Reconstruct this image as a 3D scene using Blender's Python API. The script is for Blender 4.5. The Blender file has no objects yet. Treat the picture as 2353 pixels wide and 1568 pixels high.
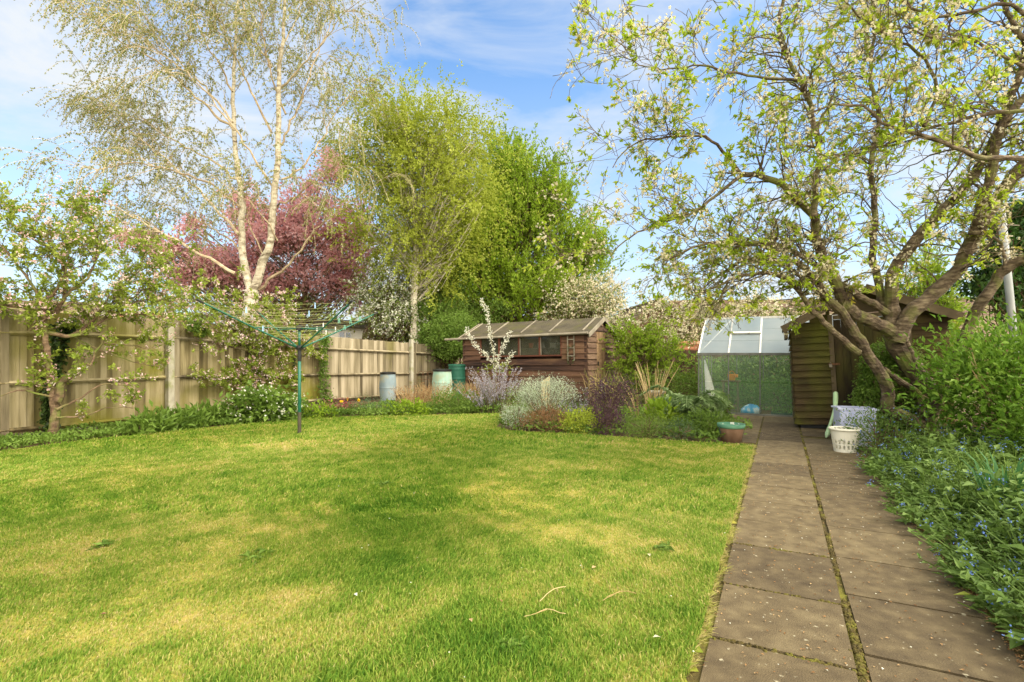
import bpy, math, random
import numpy as np
from mathutils import Vector, Matrix
random.seed(7); rng = np.random.default_rng(7)
R = math.radians
sc = bpy.context.scene
col = sc.collection

# ------------------------------------------------------------------ camera
H = 1.35; FP = 1200.0; HY = 812.0; CX = 1176.5       # eye height, focal length and horizon in survey units
cam = bpy.data.objects.new('Camera', bpy.data.cameras.new('Camera')); col.objects.link(cam)
cam.location = (0, 0, H); cam.rotation_euler = (R(90), 0, 0)
cam.data.sensor_width = 36; cam.data.lens = FP/2353*36; cam.data.shift_y = 28/2353
cam.data.clip_start = .05; cam.data.clip_end = 2000
sc.camera = cam
# ------------------------------------------------------------------ world
SUN_EL = 44; SUN_AZ = 110        # azimuth measured from +Y (view direction) towards +X
w = bpy.data.worlds.new('World'); sc.world = w; w.use_nodes = True
nt = w.node_tree; nt.nodes.clear()
def N(t, **k):
    n = nt.nodes.new(t)
    for a, b in k.items(): setattr(n, a, b)
    return n
sky = N('ShaderNodeTexSky', sky_type='NISHITA', sun_disc=False)
sky.sun_elevation = R(SUN_EL); sky.sun_rotation = R(SUN_AZ); sky.air_density = 1.0; sky.dust_density = .6; sky.ozone_density = 2.0
bg = N('ShaderNodeBackground'); out = N('ShaderNodeOutputWorld')
tc = N('ShaderNodeTexCoord'); mp = N('ShaderNodeMapping'); mp.inputs['Scale'].default_value = (1.0, 1.0, 2.2); mp.inputs['Rotation'].default_value = (.3, .5, .2)
nz = N('ShaderNodeTexNoise'); nz.inputs['Scale'].default_value = 2.6; nz.inputs['Detail'].default_value = 8; nz.inputs['Roughness'].default_value = .58; nz.inputs['Distortion'].default_value = .5
rp = N('ShaderNodeValToRGB'); rp.color_ramp.elements[0].position = .33; rp.color_ramp.elements[1].position = .62
sepx = N('ShaderNodeSeparateXYZ'); mr = N('ShaderNodeMapRange'); mr.inputs[1].default_value = .0; mr.inputs[2].default_value = .50; mr.inputs[3].default_value = .8; mr.inputs[4].default_value = 0.0
ad = N('ShaderNodeMath', operation='MAXIMUM'); ad.use_clamp = True
mx = N('ShaderNodeMix', data_type='RGBA'); tint = N('ShaderNodeMix', data_type='RGBA', blend_type='MULTIPLY')
tint.inputs[0].default_value = 1; tint.inputs[7].default_value = (.58, .75, .84, 1)
L = nt.links.new
L(tc.outputs['Generated'], mp.inputs[0]); L(mp.outputs[0], nz.inputs['Vector']); L(nz.outputs[0], rp.inputs[0])
L(tc.outputs['Generated'], sepx.inputs[0]); L(sepx.outputs[2], mr.inputs[0]); L(rp.outputs[0], ad.inputs[0]); L(mr.outputs[0], ad.inputs[1])
L(sky.outputs[0], tint.inputs[6]); L(ad.outputs[0], mx.inputs[0]); L(tint.outputs[2], mx.inputs[6]); mx.inputs[7].default_value = (2.4, 2.56, 2.74, 1)
# added fill light: bright warm area of unseen sky behind and right of viewer
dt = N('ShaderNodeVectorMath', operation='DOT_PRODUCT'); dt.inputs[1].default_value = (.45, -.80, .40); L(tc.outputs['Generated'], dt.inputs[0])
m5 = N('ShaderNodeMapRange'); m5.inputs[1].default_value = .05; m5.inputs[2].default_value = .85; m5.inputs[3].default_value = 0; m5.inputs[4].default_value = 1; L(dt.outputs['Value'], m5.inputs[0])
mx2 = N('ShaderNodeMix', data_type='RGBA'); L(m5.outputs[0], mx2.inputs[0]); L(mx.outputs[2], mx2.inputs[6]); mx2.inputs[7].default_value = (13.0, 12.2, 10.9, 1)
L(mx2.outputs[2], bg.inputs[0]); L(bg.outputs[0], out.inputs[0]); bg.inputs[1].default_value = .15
# ------------------------------------------------------------------ sun
sd = bpy.data.lights.new('sun', 'SUN'); sd.energy = 1.4; sd.angle = R(18); sd.color = (1.0, .94, .84)
so = bpy.data.objects.new('sun', sd); col.objects.link(so)
sv = Vector((math.sin(R(SUN_AZ))*math.cos(R(SUN_EL)), math.cos(R(SUN_AZ))*math.cos(R(SUN_EL)), math.sin(R(SUN_EL))))
so.rotation_euler = sv.to_track_quat('Z', 'Y').to_euler(); so.location = (20, 5, 20)
vs = sc.view_settings; vs.view_transform = 'Standard'; vs.look = 'None'; vs.gamma = 1; vs.exposure = 1.27
sc.cycles.transparent_max_bounces = 24

# ------------------------------------------------------------------ helpers
def P(px, py, d): return Vector(((px-CX)/FP*d, d, H-(py-HY)/FP*d))
def GD(py): return H*FP/(py-HY)
def G(px, py, z=0.0): d = GD(py); return Vector(((px-CX)/FP*d, d, z))
def lin(c):
    def f(u):
        u /= 255.0
        return u/12.92 if u <= .04045 else ((u+.055)/1.055)**2.4
    return (f(c[0]), f(c[1]), f(c[2]), 1)

MATS = {}
def mat(name, cols, scale=(4, 4, 4), detail=5, rough=.85, bump=0., bscale=None, var=.35, over=None, metal=0., spec=.3, transl=0., trans=0., dist=0., amp=1.0, dome=None):
    """procedural material: colour ramp driven by noise (object space) + per-piece variation; `over`=(colour, scale, threshold, softness)"""
    if name in MATS: return MATS[name]
    m = bpy.data.materials.new(name); m.use_nodes = True; t = m.node_tree; t.nodes.clear(); l = t.links.new
    o = t.nodes.new('ShaderNodeOutputMaterial'); b = t.nodes.new('ShaderNodeBsdfPrincipled')
    geo = t.nodes.new('ShaderNodeTexCoord'); ma = t.nodes.new('ShaderNodeMapping'); ma.inputs['Scale'].default_value = scale
    n = t.nodes.new('ShaderNodeTexNoise'); n.inputs['Scale'].default_value = 1; n.inputs['Detail'].default_value = detail; n.inputs['Distortion'].default_value = dist
    l(geo.outputs['Object'], ma.inputs[0]); l(ma.outputs[0], n.inputs['Vector'])
    at = t.nodes.new('ShaderNodeAttribute'); at.attribute_name = 'var'
    a1 = t.nodes.new('ShaderNodeMath'); a1.operation = 'MULTIPLY_ADD'; a1.inputs[1].default_value = (1-var)*1.9*amp; a1.inputs[2].default_value = .5-(1-var)*.95*amp-var*.5
    l(n.outputs[0], a1.inputs[0])
    a2 = t.nodes.new('ShaderNodeMath'); a2.operation = 'MULTIPLY_ADD'; a2.inputs[1].default_value = var; l(at.outputs['Fac'], a2.inputs[0]); l(a1.outputs[0], a2.inputs[2])
    cr = t.nodes.new('ShaderNodeValToRGB'); e = cr.color_ramp.elements
    k = len(cols)
    for i, c in enumerate(cols):
        p = .1+.8*i/max(1, k-1)
        el = e[i] if i < 2 else e.new(p)
        el.position = p; el.color = lin(c)
    l(a2.outputs[0], cr.inputs[0]); colr = cr.outputs[0]
    if over:
        oc, osc, th, sf = over
        m2 = t.nodes.new('ShaderNodeMapping'); m2.inputs['Scale'].default_value = osc if isinstance(osc, tuple) else (osc,)*3; m2.inputs['Location'].default_value = (3.1, 1.7, 5.2)
        n2 = t.nodes.new('ShaderNodeTexNoise'); n2.inputs['Scale'].default_value = 1; n2.inputs['Detail'].default_value = 6; l(geo.outputs['Object'], m2.inputs[0]); l(m2.outputs[0], n2.inputs['Vector'])
        r2 = t.nodes.new('ShaderNodeMapRange'); r2.inputs[1].default_value = th-sf; r2.inputs[2].default_value = th+sf; l(n2.outputs[0], r2.inputs[0])
        mm = t.nodes.new('ShaderNodeMix'); mm.data_type = 'RGBA'; l(r2.outputs[0], mm.inputs[0]); l(colr, mm.inputs[6]); mm.inputs[7].default_value = lin(oc); colr = mm.outputs[2]
    l(colr, b.inputs['Base Color']); b.inputs['Roughness'].default_value = rough; b.inputs['Metallic'].default_value = metal; b.inputs['Specular IOR Level'].default_value = spec
    if bump:
        bn = t.nodes.new('ShaderNodeTexNoise'); bn.inputs['Scale'].default_value = 1; bn.inputs['Detail'].default_value = 6
        m3 = t.nodes.new('ShaderNodeMapping'); m3.inputs['Scale'].default_value = bscale or tuple(3*s for s in scale); l(geo.outputs['Object'], m3.inputs[0]); l(m3.outputs[0], bn.inputs['Vector'])
        bu = t.nodes.new('ShaderNodeBump'); bu.inputs['Strength'].default_value = min(1, bump*1.0); bu.inputs['Distance'].default_value = .02; l(bn.outputs[0], bu.inputs['Height']); l(bu.outputs[0], b.inputs['Normal'])
    sh = b.outputs[0]
    if transl:
        tr = t.nodes.new('ShaderNodeBsdfTranslucent'); l(colr, tr.inputs[0]); ms = t.nodes.new('ShaderNodeMixShader'); ms.inputs[0].default_value = transl; l(sh, ms.inputs[1]); l(tr.outputs[0], ms.inputs[2]); sh = ms.outputs[0]
    if trans:
        tr = t.nodes.new('ShaderNodeBsdfTransparent'); ms = t.nodes.new('ShaderNodeMixShader'); ms.inputs[0].default_value = trans; l(sh, ms.inputs[1]); l(tr.outputs[0], ms.inputs[2]); sh = ms.outputs[0]
    l(sh, o.inputs[0]); MATS[name] = m; return m
def leafm(name, cols, transl=.35, rough=.6, scale=1.2, var=.6): return mat(name, cols, scale=(scale,)*3, detail=3, rough=rough, transl=transl, var=var, spec=.25)

class MB:
    def __init__(s): s.v = []; s.q = []; s.t = []; s.a = []; s.n = 0
    def add(s, v, q=None, t=None, var=None):
        v = np.asarray(v, float).reshape(-1, 3); k = len(v)
        if var is None: var = random.random()
        a = np.full(k, var) if np.isscalar(var) else np.asarray(var, float)
        s.v.append(v); s.a.append(a)
        if q is not None and len(q): s.q.append(np.asarray(q, np.int64).reshape(-1, 4)+s.n)
        if t is not None and len(t): s.t.append(np.asarray(t, np.int64).reshape(-1, 3)+s.n)
        s.n += k
    def box(s, c, size, rot=None, var=None, taper=None):
        x, y, z = [u/2 for u in size]
        v = np.array([(-x,-y,-z),(x,-y,-z),(x,y,-z),(-x,y,-z),(-x,-y,z),(x,-y,z),(x,y,z),(-x,y,z)], float)
        if taper: v[4:, 0] *= taper; v[4:, 1] *= taper
        if rot is not None:
            m = np.array(Matrix(rot).to_3x3() if not hasattr(rot, 'to_3x3') else rot.to_3x3()); v = v @ m.T
        s.add(v+np.array(c), [(0,3,2,1),(4,5,6,7),(0,1,5,4),(1,2,6,5),(2,3,7,6),(3,0,4,7)], var=var)
    def bar(s, a, b, w, h, up=(0, 0, 1), var=None):
        a = Vector(a); b = Vector(b); d = (b-a); ln = d.length; d.normalize(); u = Vector(up); x = d.cross(u)
        if x.length < 1e-4: x = d.cross(Vector((1, 0, 0)))
        x.normalize(); u = x.cross(d)
        m = Matrix((x, d, u)).transposed()
        s.box((a+b)/2, (w, ln, h), m, var)
    def poly8(s, pts, var=None):
        s.add(pts, [(0,3,2,1),(4,5,6,7),(0,1,5,4),(1,2,6,5),(2,3,7,6),(3,0,4,7)], var=var)
    def slab(s, quad, th, var=None):
        q = [Vector(p) for p in quad]; n = (q[1]-q[0]).cross(q[3]-q[0]).normalized()*th
        s.poly8([tuple(p-n) for p in q]+[tuple(p) for p in q], var)
    def tube(s, pts, rad, sides=6, var=None, cap=True):
        p = np.array([tuple(q) for q in pts], float); k = len(p)
        r = np.full(k, rad) if np.isscalar(rad) else np.asarray(rad, float)
        d = np.gradient(p, axis=0); d /= (np.linalg.norm(d, axis=1, keepdims=True)+1e-9)
        m = np.abs(d).mean(axis=0); ref = np.eye(3)[int(np.argmin(m))]
        x = np.cross(d, ref); x /= (np.linalg.norm(x, axis=1, keepdims=True)+1e-9); y = np.cross(d, x)
        an = np.arange(sides)/sides*2*math.pi
        v = p[:, None]+r[:, None, None]*(np.cos(an)[None, :, None]*x[:, None]+np.sin(an)[None, :, None]*y[:, None])
        i = np.arange(k-1)[:, None]*sides; j = np.arange(sides)[None]; j2 = (j+1) % sides
        q = np.stack([i+j, i+j2, i+sides+j2, i+sides+j], -1).reshape(-1, 4)
        v = v.reshape(-1, 3); t = []
        if cap:
            c0 = len(v); v = np.vstack([v, p[0], p[-1]])
            for a in range(sides): t += [(c0, (a+1) % sides, a), (c0+1, (k-1)*sides+a, (k-1)*sides+(a+1) % sides)]
        s.add(v, q, t, var)
    def lathe(s, c, prof, sides=24, var=None):
        an = np.arange(sides)/sides*2*math.pi; v = []
        for r, z in prof: v += [(c[0]+r*math.cos(a), c[1]+r*math.sin(a), c[2]+z) for a in an]
        q = [(i*sides+j, i*sides+(j+1) % sides, (i+1)*sides+(j+1) % sides, (i+1)*sides+j) for i in range(len(prof)-1) for j in range(sides)]
        s.add(v, q, var=var)
    def ball(s, c, r, var=None, seg=10):
        rx, ry, rz = (r, r, r) if np.isscalar(r) else r
        pr = [(max(.001, math.cos(t)), math.sin(t)) for t in np.linspace(-math.pi/2, math.pi/2, seg//2+3)]
        n0 = s.n; s.lathe((0, 0, 0), pr, seg, var); s.v[-1] = s.v[-1]*np.array((rx, ry, rz))+np.array(tuple(c))
    def leaves(s, pos, dr, size, wr=.5, var=None, up=.6, fold=.12, simple=False):
        pos = np.asarray(pos, float); n = len(pos)
        if n == 0: return
        d = np.asarray(dr, float)+1e-6; d /= np.linalg.norm(d, axis=1, keepdims=True)
        ref = rng.normal(size=(n, 3)); ref[:, 2] += up*3
        x = np.cross(d, ref); x /= (np.linalg.norm(x, axis=1, keepdims=True)+1e-9); u = np.cross(x, d)
        sz = np.broadcast_to(np.asarray(size, float), (n,))[:, None]*(.7+.6*rng.random((n, 1)))
        if var is None: var = rng.random(n)
        var = np.broadcast_to(np.asarray(var, float), (n,))
        b = pos; tip = pos+d*sz-u*sz*fold*1.2; l = pos+d*sz*.45+x*sz*wr*.5+u*sz*fold; r_ = pos+d*sz*.45-x*sz*wr*.5+u*sz*fold
        if simple:
            v = np.stack([b, r_, tip, l], 1).reshape(-1, 3); i = np.arange(n)*4
            s.add(v, np.stack([i, i+1, i+2, i+3], 1), var=np.repeat(var, 4))
        else:
            mid = pos+d*sz*.5-u*sz*fold*.3
            v = np.stack([b, r_, tip, l, mid], 1).reshape(-1, 3); i = np.arange(n)*5
            s.add(v, np.concatenate([np.stack([i, i+1, i+2, i+4], 1), np.stack([i, i+4, i+2, i+3], 1)]), var=np.repeat(var, 5))
    def build(s, name, m, parent=None, smooth=False, rel=True, origin=None, at=None):
        v = np.concatenate(s.v) if s.v else np.zeros((0, 3)); a = np.concatenate(s.a) if s.a else np.zeros(0)
        off = None
        if parent is not None and rel:
            o = parent
            off = np.zeros(3)
            while o is not None: off = off+np.array(o.location); o = o.parent
        if origin is not None: off = np.array(origin)
        if off is not None: v = v-off
        q = np.concatenate(s.q) if s.q else np.zeros((0, 4), int); t = np.concatenate(s.t) if s.t else np.zeros((0, 3), int)
        me = bpy.data.meshes.new(name)
        me.vertices.add(len(v)); me.vertices.foreach_set('co', v.astype(np.float32).ravel())
        idx = np.concatenate([q.ravel(), t.ravel()]).astype(np.int32); me.loops.add(len(idx)); me.loops.foreach_set('vertex_index', idx)
        ls = np.concatenate([np.arange(len(q))*4, len(q)*4+np.arange(len(t))*3]).astype(np.int32)
        me.polygons.add(len(ls)); me.polygons.foreach_set('loop_start', ls)
        me.update(calc_edges=True)
        me.polygons.foreach_set('use_smooth', np.full(len(ls), bool(smooth)))
        va_ = me.attributes.new('var', 'FLOAT', 'POINT'); va_.data.foreach_set('value', a.astype(np.float32))
        me.materials.append(m)
        o = bpy.data.objects.new(name, me); col.objects.link(o)
        if parent is not None: o.parent = parent
        if origin is not None: o.location = origin
        if at is not None: o.location = at
        return o
def tag(o, label=None, cat=None, group=None, kind=None):
    if label: o['label'] = label
    if cat: o['category'] = cat
    if group: o['group'] = group
    if kind: o['kind'] = kind
    return o
def thing(name, label, cat, loc=(0, 0, 0), rz=0, group=None):
    o = bpy.data.objects.new(name, None); o.empty_display_size = .2; col.objects.link(o); o.location = loc; o.rotation_euler = (0, 0, rz)
    return tag(o, label, cat, group)
def spline(pts, step=.12, wob=0.):
    pts = [Vector(p) for p in pts]
    if len(pts) < 2: return pts
    e = [pts[0]*2-pts[1]]+pts+[pts[-1]*2-pts[-2]]; o = []
    for i in range(1, len(e)-2):
        a, b, c, d = e[i-1:i+3]; n = max(1, int((c-b).length/step))
        for k in range(n):
            t = k/n; o.append(.5*((2*b)+(c-a)*t+(2*a-5*b+4*c-d)*t*t+(3*b-a-3*c+d)*t**3))
    o.append(pts[-1])
    if wob: o = [o[0]]+[p+Vector((random.gauss(0, wob), random.gauss(0, wob), random.gauss(0, wob))) for p in o[1:]]
    return o
def rv(s=1.): return Vector((random.gauss(0, s), random.gauss(0, s), random.gauss(0, s)))

class Tree:
    """grows woody branches and collects sites for leaves and blossom"""
    def __init__(s): s.bark = MB(); s.sites = []; s.limbs = []
    def limb(s, pts, r0, r1, step=.12, wob=.01, sides=8):
        p = spline(pts, step, wob); k = len(p); r = [r0+(r1-r0)*(i/max(1, k-1))**.8 for i in range(k)]
        s.bark.tube(p, [q*(1+random.uniform(-.06, .06)) for q in r], sides); s.limbs.append((p, r)); return p, r
    def grow(s, p, d, Ln, r, lev, seg=.12, wob=.22, trop=(0, 0, .05), kids=4, ang=.9, shrink=.55, start=.15, sites=3, rmin=.0022, sides=4):
        n = max(3, int(Ln/seg)); tr = Vector(trop); pts = [p.copy()]; d = d.normalized()
        for i in range(n):
            d = (d+rv(wob)*.6+tr).normalized(); p = p+d*(Ln/n); pts.append(p.copy())
        rr = [max(rmin, r*(1-.75*i/n)) for i in range(n+1)]
        s.bark.tube(pts, rr, sides if r > .006 else 3, cap=False)
        if lev > 0:
            for k in range(kids):
                f = random.uniform(start, 1.); i = min(n-1, int(f*n)); dd = (pts[i+1]-pts[i]).normalized()
                c = (dd+rv(1).normalized()*ang).normalized()
                s.grow(pts[i], c, Ln*shrink*random.uniform(.6, 1.2)*(1.15-.5*f), rr[i]*.6, lev-1, seg, wob, trop, kids, ang, shrink, start, sites, rmin, sides)
        if lev <= 1:
            for k in range(sites if lev == 0 else max(1, sites//2)):
                i = min(n, int(random.uniform(.25, 1.05)*n)); s.sites.append((pts[i], (pts[i]-pts[max(0, i-1)]).normalized()))
            if lev == 0: s.sites.append((pts[-1], d))
def site_leaves(sites, per, size, spread, wr, mb, up=.6, simple=False, jitter=.01, gravity=0.):
    if not sites: return
    pos = np.repeat(np.array([tuple(p) for p, d in sites]), per, 0); dr = np.repeat(np.array([tuple(d) for p, d in sites]), per, 0)
    pos = pos+rng.normal(0, jitter, pos.shape); dr = dr+rng.normal(0, spread, dr.shape); dr[:, 2] -= gravity
    vv = np.clip(np.repeat(rng.random(len(sites)), per)*.6+rng.random(len(pos))*.4, 0, 1)
    mb.leaves(pos, dr, size, wr, vv, up, simple=simple)
def petals(sites, per, size, spread, mb):
    if not sites: return
    pos = np.repeat(np.array([tuple(p) for p, d in sites]), per, 0)+rng.normal(0, spread, (len(sites)*per, 3))
    # five-petalled flowers: each flower is five small faces round a centre
    f = np.repeat(pos, 5, 0); n = len(pos); ax = rng.normal(size=(n, 3)); ax /= np.linalg.norm(ax, axis=1, keepdims=True)
    x = np.cross(ax, [0.3, .2, 1.]); x /= np.linalg.norm(x, axis=1, keepdims=True); y = np.cross(ax, x)
    a = np.tile(np.arange(5)*2*math.pi/5, n)[:, None]; d = np.cos(a)*np.repeat(x, 5, 0)+np.sin(a)*np.repeat(y, 5, 0)+.35*np.repeat(ax, 5, 0)
    mb.leaves(f, d, size, .95, np.repeat(rng.random(n), 5), 0, .05, simple=True)

# ------------------------------------------------------------------ materials
M_soil = mat('soil', [(62, 46, 30), (92, 72, 48), (120, 98, 66)], (7, 7, 7), bump=.8)
M_bark = mat('bark_brown', [(62, 46, 34), (106, 84, 62), (150, 126, 96)], (9, 9, 22), bump=.8, bscale=(30, 30, 80), var=.25, over=((112, 122, 52), 5, .58, .1))
M_plum = mat('plum_bark', [(54, 43, 32), (98, 82, 62), (152, 134, 106)], (10, 10, 26), bump=.9, bscale=(24, 24, 90), var=.15, over=((120, 122, 60), 4, .6, .1))
M_limb = mat('birch_limb_bark', [(128, 108, 80), (176, 156, 122), (212, 196, 164)], (5, 5, 9), var=.4)
M_birch = mat('birch_bark', [(122, 106, 82), (194, 182, 154), (222, 212, 188)], (5, 5, 9), var=.3, bump=.3, over=((96, 80, 60), (6, 6, 16), .64, .05))
M_birch_twig = mat('birch_twig_bark', [(112, 90, 58), (150, 126, 84), (178, 156, 112)], (4, 4, 4), var=.6)
# ------------------------------------------------------------------ setting: ground, lawn, paths
PV = Vector((.457, .889, 0)).normalized(); PU = Vector((PV.y, -PV.x, 0)); PC = Vector((1.444, 2.143, 0))
def path_pt(t, n, z=0.): p = PC+PV*t+PU*n; return Vector((p.x, p.y, z))
LAWN_EDGE = [(-14, -4), (-14, 3.6), (-9.2, 5.9)] + [tuple(G(a, b))[:2] for a, b in [(0, 1042), (180, 1018), (350, 999), (500, 984), (610, 973), (700, 965), (830, 960), (950, 957), (1060, 955), (1148, 953), (1152, 966), (1140, 984), (1165, 993), (1290, 1000), (1400, 1006), (1520, 1014), (1640, 1022), (1733, 1027)]] + [tuple(path_pt(t, -.642))[:2] for t in (5.6, 4.8, 3.6, 2.4, 1.2, 0, -1.5, -6.5)]
LE = np.array(LAWN_EDGE)
def inpoly(x, y, poly):
    c = np.zeros(len(x), bool); j = len(poly)-1
    for i in range(len(poly)):
        xi, yi = poly[i]; xj, yj = poly[j]
        c ^= ((yi > y) != (yj > y)) & (x < (xj-xi)*(y-yi)/(yj-yi+1e-12)+xi); j = i
    return c
g = MB(); g.add([(-150, -60, -.02), (150, -60, -.02), (150, 260, -.02), (-150, 260, -.02)], [(0, 1, 2, 3)])
tag(g.build('ground', mat('far_ground', [(84, 82, 40), (100, 100, 50), (120, 112, 64)], (.4, .4, .4), bump=.3)), kind='structure')
def sheet(name, poly, z, m, res=.25, amp=.0):
    P_ = np.array(poly); x0, y0 = P_.min(0); x1, y1 = P_.max(0)
    me = bpy.data.meshes.new(name); import bmesh
    bm = bmesh.new(); vs_ = [bm.verts.new((a, b, z)) for a, b in poly]; f = bm.faces.new(vs_)
    if f.normal.z < 0: f.normal_flip()
    bmesh.ops.triangulate(bm, faces=[f]); bm.normal_update()
    for f in bm.faces:
        if f.normal.z < 0: f.normal_flip()
    bm.to_mesh(me); bm.free(); me.materials.append(m); o = bpy.data.objects.new(name, me); col.objects.link(o); return o
bed = MB()
# soil of the borders as a lumpy sheet
gx, gy = np.meshgrid(np.linspace(-12, 12, 150), np.linspace(0, 22, 140)); gz = .012*np.sin(gx*5.1+gy*3)+.01*np.sin(gy*8.3-gx*4)
vv = np.stack([gx, gy, gz-.004], -1).reshape(-1, 3); W = 150
ii = (np.arange(139)[:, None]*W+np.arange(149)[None]).ravel(); bed.add(vv, np.stack([ii, ii+1, ii+1+W, ii+W], 1), var=.5)
tag(bed.build('soil', M_soil), kind='structure')

def smooth_noise(x, y, s, seed):
    r = np.random.default_rng(seed); o = np.zeros_like(x)
    for k in range(10):
        a = r.uniform(0, 2*math.pi); f = s*r.uniform(.5, 1.8); o += np.sin((x*math.cos(a)+y*math.sin(a))*f+r.uniform(0, 6.28))
    return o/10*1.6
LUSH = [(945, 1170, .4, .45, -.34), (870, 1270, .3, .28, -.36), (840, 1350, .30, .22, -.42), (1130, 1500, .34, .16, -.5), (960, 1560, .5, .14, -.3), (60, 1170, .5, .3, -.35), (300, 1140, .5, .2, -.2), (1000, 1075, 1.0, .35, -.25), (1480, 1090, .6, .3, -.2), (1330, 1180, .3, .2, -.2), (1050, 1300, .4, .2, -.2),
    (1300, 1480, .3, .1, -.1), (350, 1080, .9, .35, .25), (560, 1230, .6, .3, .25), (640, 1030, .9, .3, .2), (130, 1290, .5, .3, .22), (600, 1400, .5, .2, .3), (300, 1480, .4, .2, .3), (1300, 1230, .4, .2, .2), (1170, 1140, .4, .3, .22), (1500, 1330, .4, .15, .1), (1220, 1080, 1.0, .2, .2), (80, 1450, .3, .12, .35), (1100, 1190, .25, .1, .2), (1330, 1140, .4, .1, .2), (650, 1500, .4, .12, .2), (100, 1090, .8, .25, .1)]
def field(x, y):
    # patchiness of the turf: 0 lush green .. 1 straw
    wx = x+.12*smooth_noise(x, y, 3.5, 41); wy = y+.12*smooth_noise(x, y, 3.5, 42)
    f = .42+.12*smooth_noise(wx, wy*1.3, 1.6, 21)+.12*smooth_noise(wx, wy*1.5, 5.5, 22)+.14*smooth_noise(wx, wy, 14., 23)+.13*smooth_noise(wx, wy, 31., 24)
    for px, py, rx, ry, a in LUSH:
        g_ = G(px, py); f = f+(.42 if a < 0 else .7)*a*np.exp(-((wx-g_.x)/rx)**2-((wy-g_.y)/(ry*1.6))**2)
    return f
def grass_mat(name, blade):
    m = bpy.data.materials.new(name); m.use_nodes = True; t = m.node_tree; t.nodes.clear(); l = t.links.new
    o = t.nodes.new('ShaderNodeOutputMaterial'); b = t.nodes.new('ShaderNodeBsdfPrincipled'); ge = t.nodes.new('ShaderNodeNewGeometry')
    at = t.nodes.new('ShaderNodeAttribute'); at.attribute_name = 'var'; f = at.outputs['Fac']
    cr = t.nodes.new('ShaderNodeValToRGB'); e = cr.color_ramp.elements
    cs = [(.0, (74, 112, 26)), (.25, (112, 142, 42)), (.48, (138, 158, 58)), (.7, (174, 168, 86)), (1., (198, 178, 122))] if blade else [(.0, (70, 98, 18)), (.3, (110, 124, 34)), (.6, (150, 142, 56)), (1., (176, 152, 88))]
    for i, (p, c) in enumerate(cs):
        el = e[i] if i < 2 else e.new(p); el.position = p; el.color = lin(c)
    l(f, cr.inputs[0]); l(cr.outputs[0], b.inputs['Base Color']); b.inputs['Roughness'].default_value = .7; b.inputs['Specular IOR Level'].default_value = .2
    sh = b.outputs[0]
    if blade:
        tr = t.nodes.new('ShaderNodeBsdfTranslucent'); l(cr.outputs[0], tr.inputs[0]); ms = t.nodes.new('ShaderNodeMixShader'); ms.inputs[0].default_value = .35; l(sh, ms.inputs[1]); l(tr.outputs[0], ms.inputs[2]); sh = ms.outputs[0]
    l(sh, o.inputs[0]); return m
cs_ = .07; gx = np.arange(-13.5, 4.6, cs_); gy = np.arange(-3, 11.6, cs_); GX, GY = np.meshgrid(gx, gy); W = len(gx)
vv = np.stack([GX, GY, .022+.006*smooth_noise(GX, GY, 2., 31)], -1).reshape(-1, 3); ii = (np.arange(len(gy)-1)[:, None]*W+np.arange(W-1)[None]).ravel()
cc = vv[ii]+[cs_/2, cs_/2, 0]; ii = ii[inpoly(cc[:, 0], cc[:, 1], LAWN_EDGE)]
lw = MB(); lw.add(vv, np.stack([ii, ii+1, ii+1+W, ii+W], 1), var=field(GX, GY).ravel()); tag(lw.build('lawn', grass_mat('lawn_turf', False)), kind='structure')
def blades(n, y0, y1, wmul, seed, ln):
    r = np.random.default_rng(seed)
    y = np.sqrt(r.uniform(y0*y0, y1*y1, n)); x = r.uniform(-1.06, 1.06, n)*y*1.0
    k = inpoly(x, y, LAWN_EDGE); x = x[k]; y = y[k]; n = len(x)
    fld = field(x, y); lush = np.clip((.46-fld)*3, -.6, 1.2)
    h = ln*(1+.55*np.clip(lush, -.6, 1.2))*r.uniform(.55, 1.35, n); wd = .0024*wmul*r.uniform(.7, 1.4, n)
    a = r.uniform(0, 2*math.pi, n); lean = r.uniform(.15, .95, n); la = smooth_noise(x, y, 1.2, 9)*2+r.normal(0, .9, n)
    ca, sa = np.cos(a), np.sin(a); b = np.stack([x, y, np.full(n, .02)], 1); s = np.stack([ca, sa, np.zeros(n)], 1)*wd[:, None]
    ld = np.stack([np.cos(la), np.sin(la), np.zeros(n)], 1)
    m = b+ld*(h*lean*.35)[:, None]+np.array([0, 0, 1])*(h*.62)[:, None]; tp = b+ld*(h*lean)[:, None]+np.array([0, 0, 1])*(h*(1-.3*lean))[:, None]
    v = np.stack([b-s, b+s, m+s*.8, m-s*.8, tp], 1).reshape(-1, 3); i = np.arange(n)*5
    return v, np.stack([i, i+1, i+2, i+3], 1), np.stack([i+3, i+2, i+4], 1), np.repeat(fld+r.normal(0, .19, n), 5)
gr = MB()
for a in [(330000, 1.7, 4.3, 1.0, 1, .027), (260000, 4.3, 7.3, 1.8, 2, .028), (170000, 7.3, 11.6, 3.2, 3, .032)]:
    v, q, t, va = blades(*a); gr.add(v, q, t, va)
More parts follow.
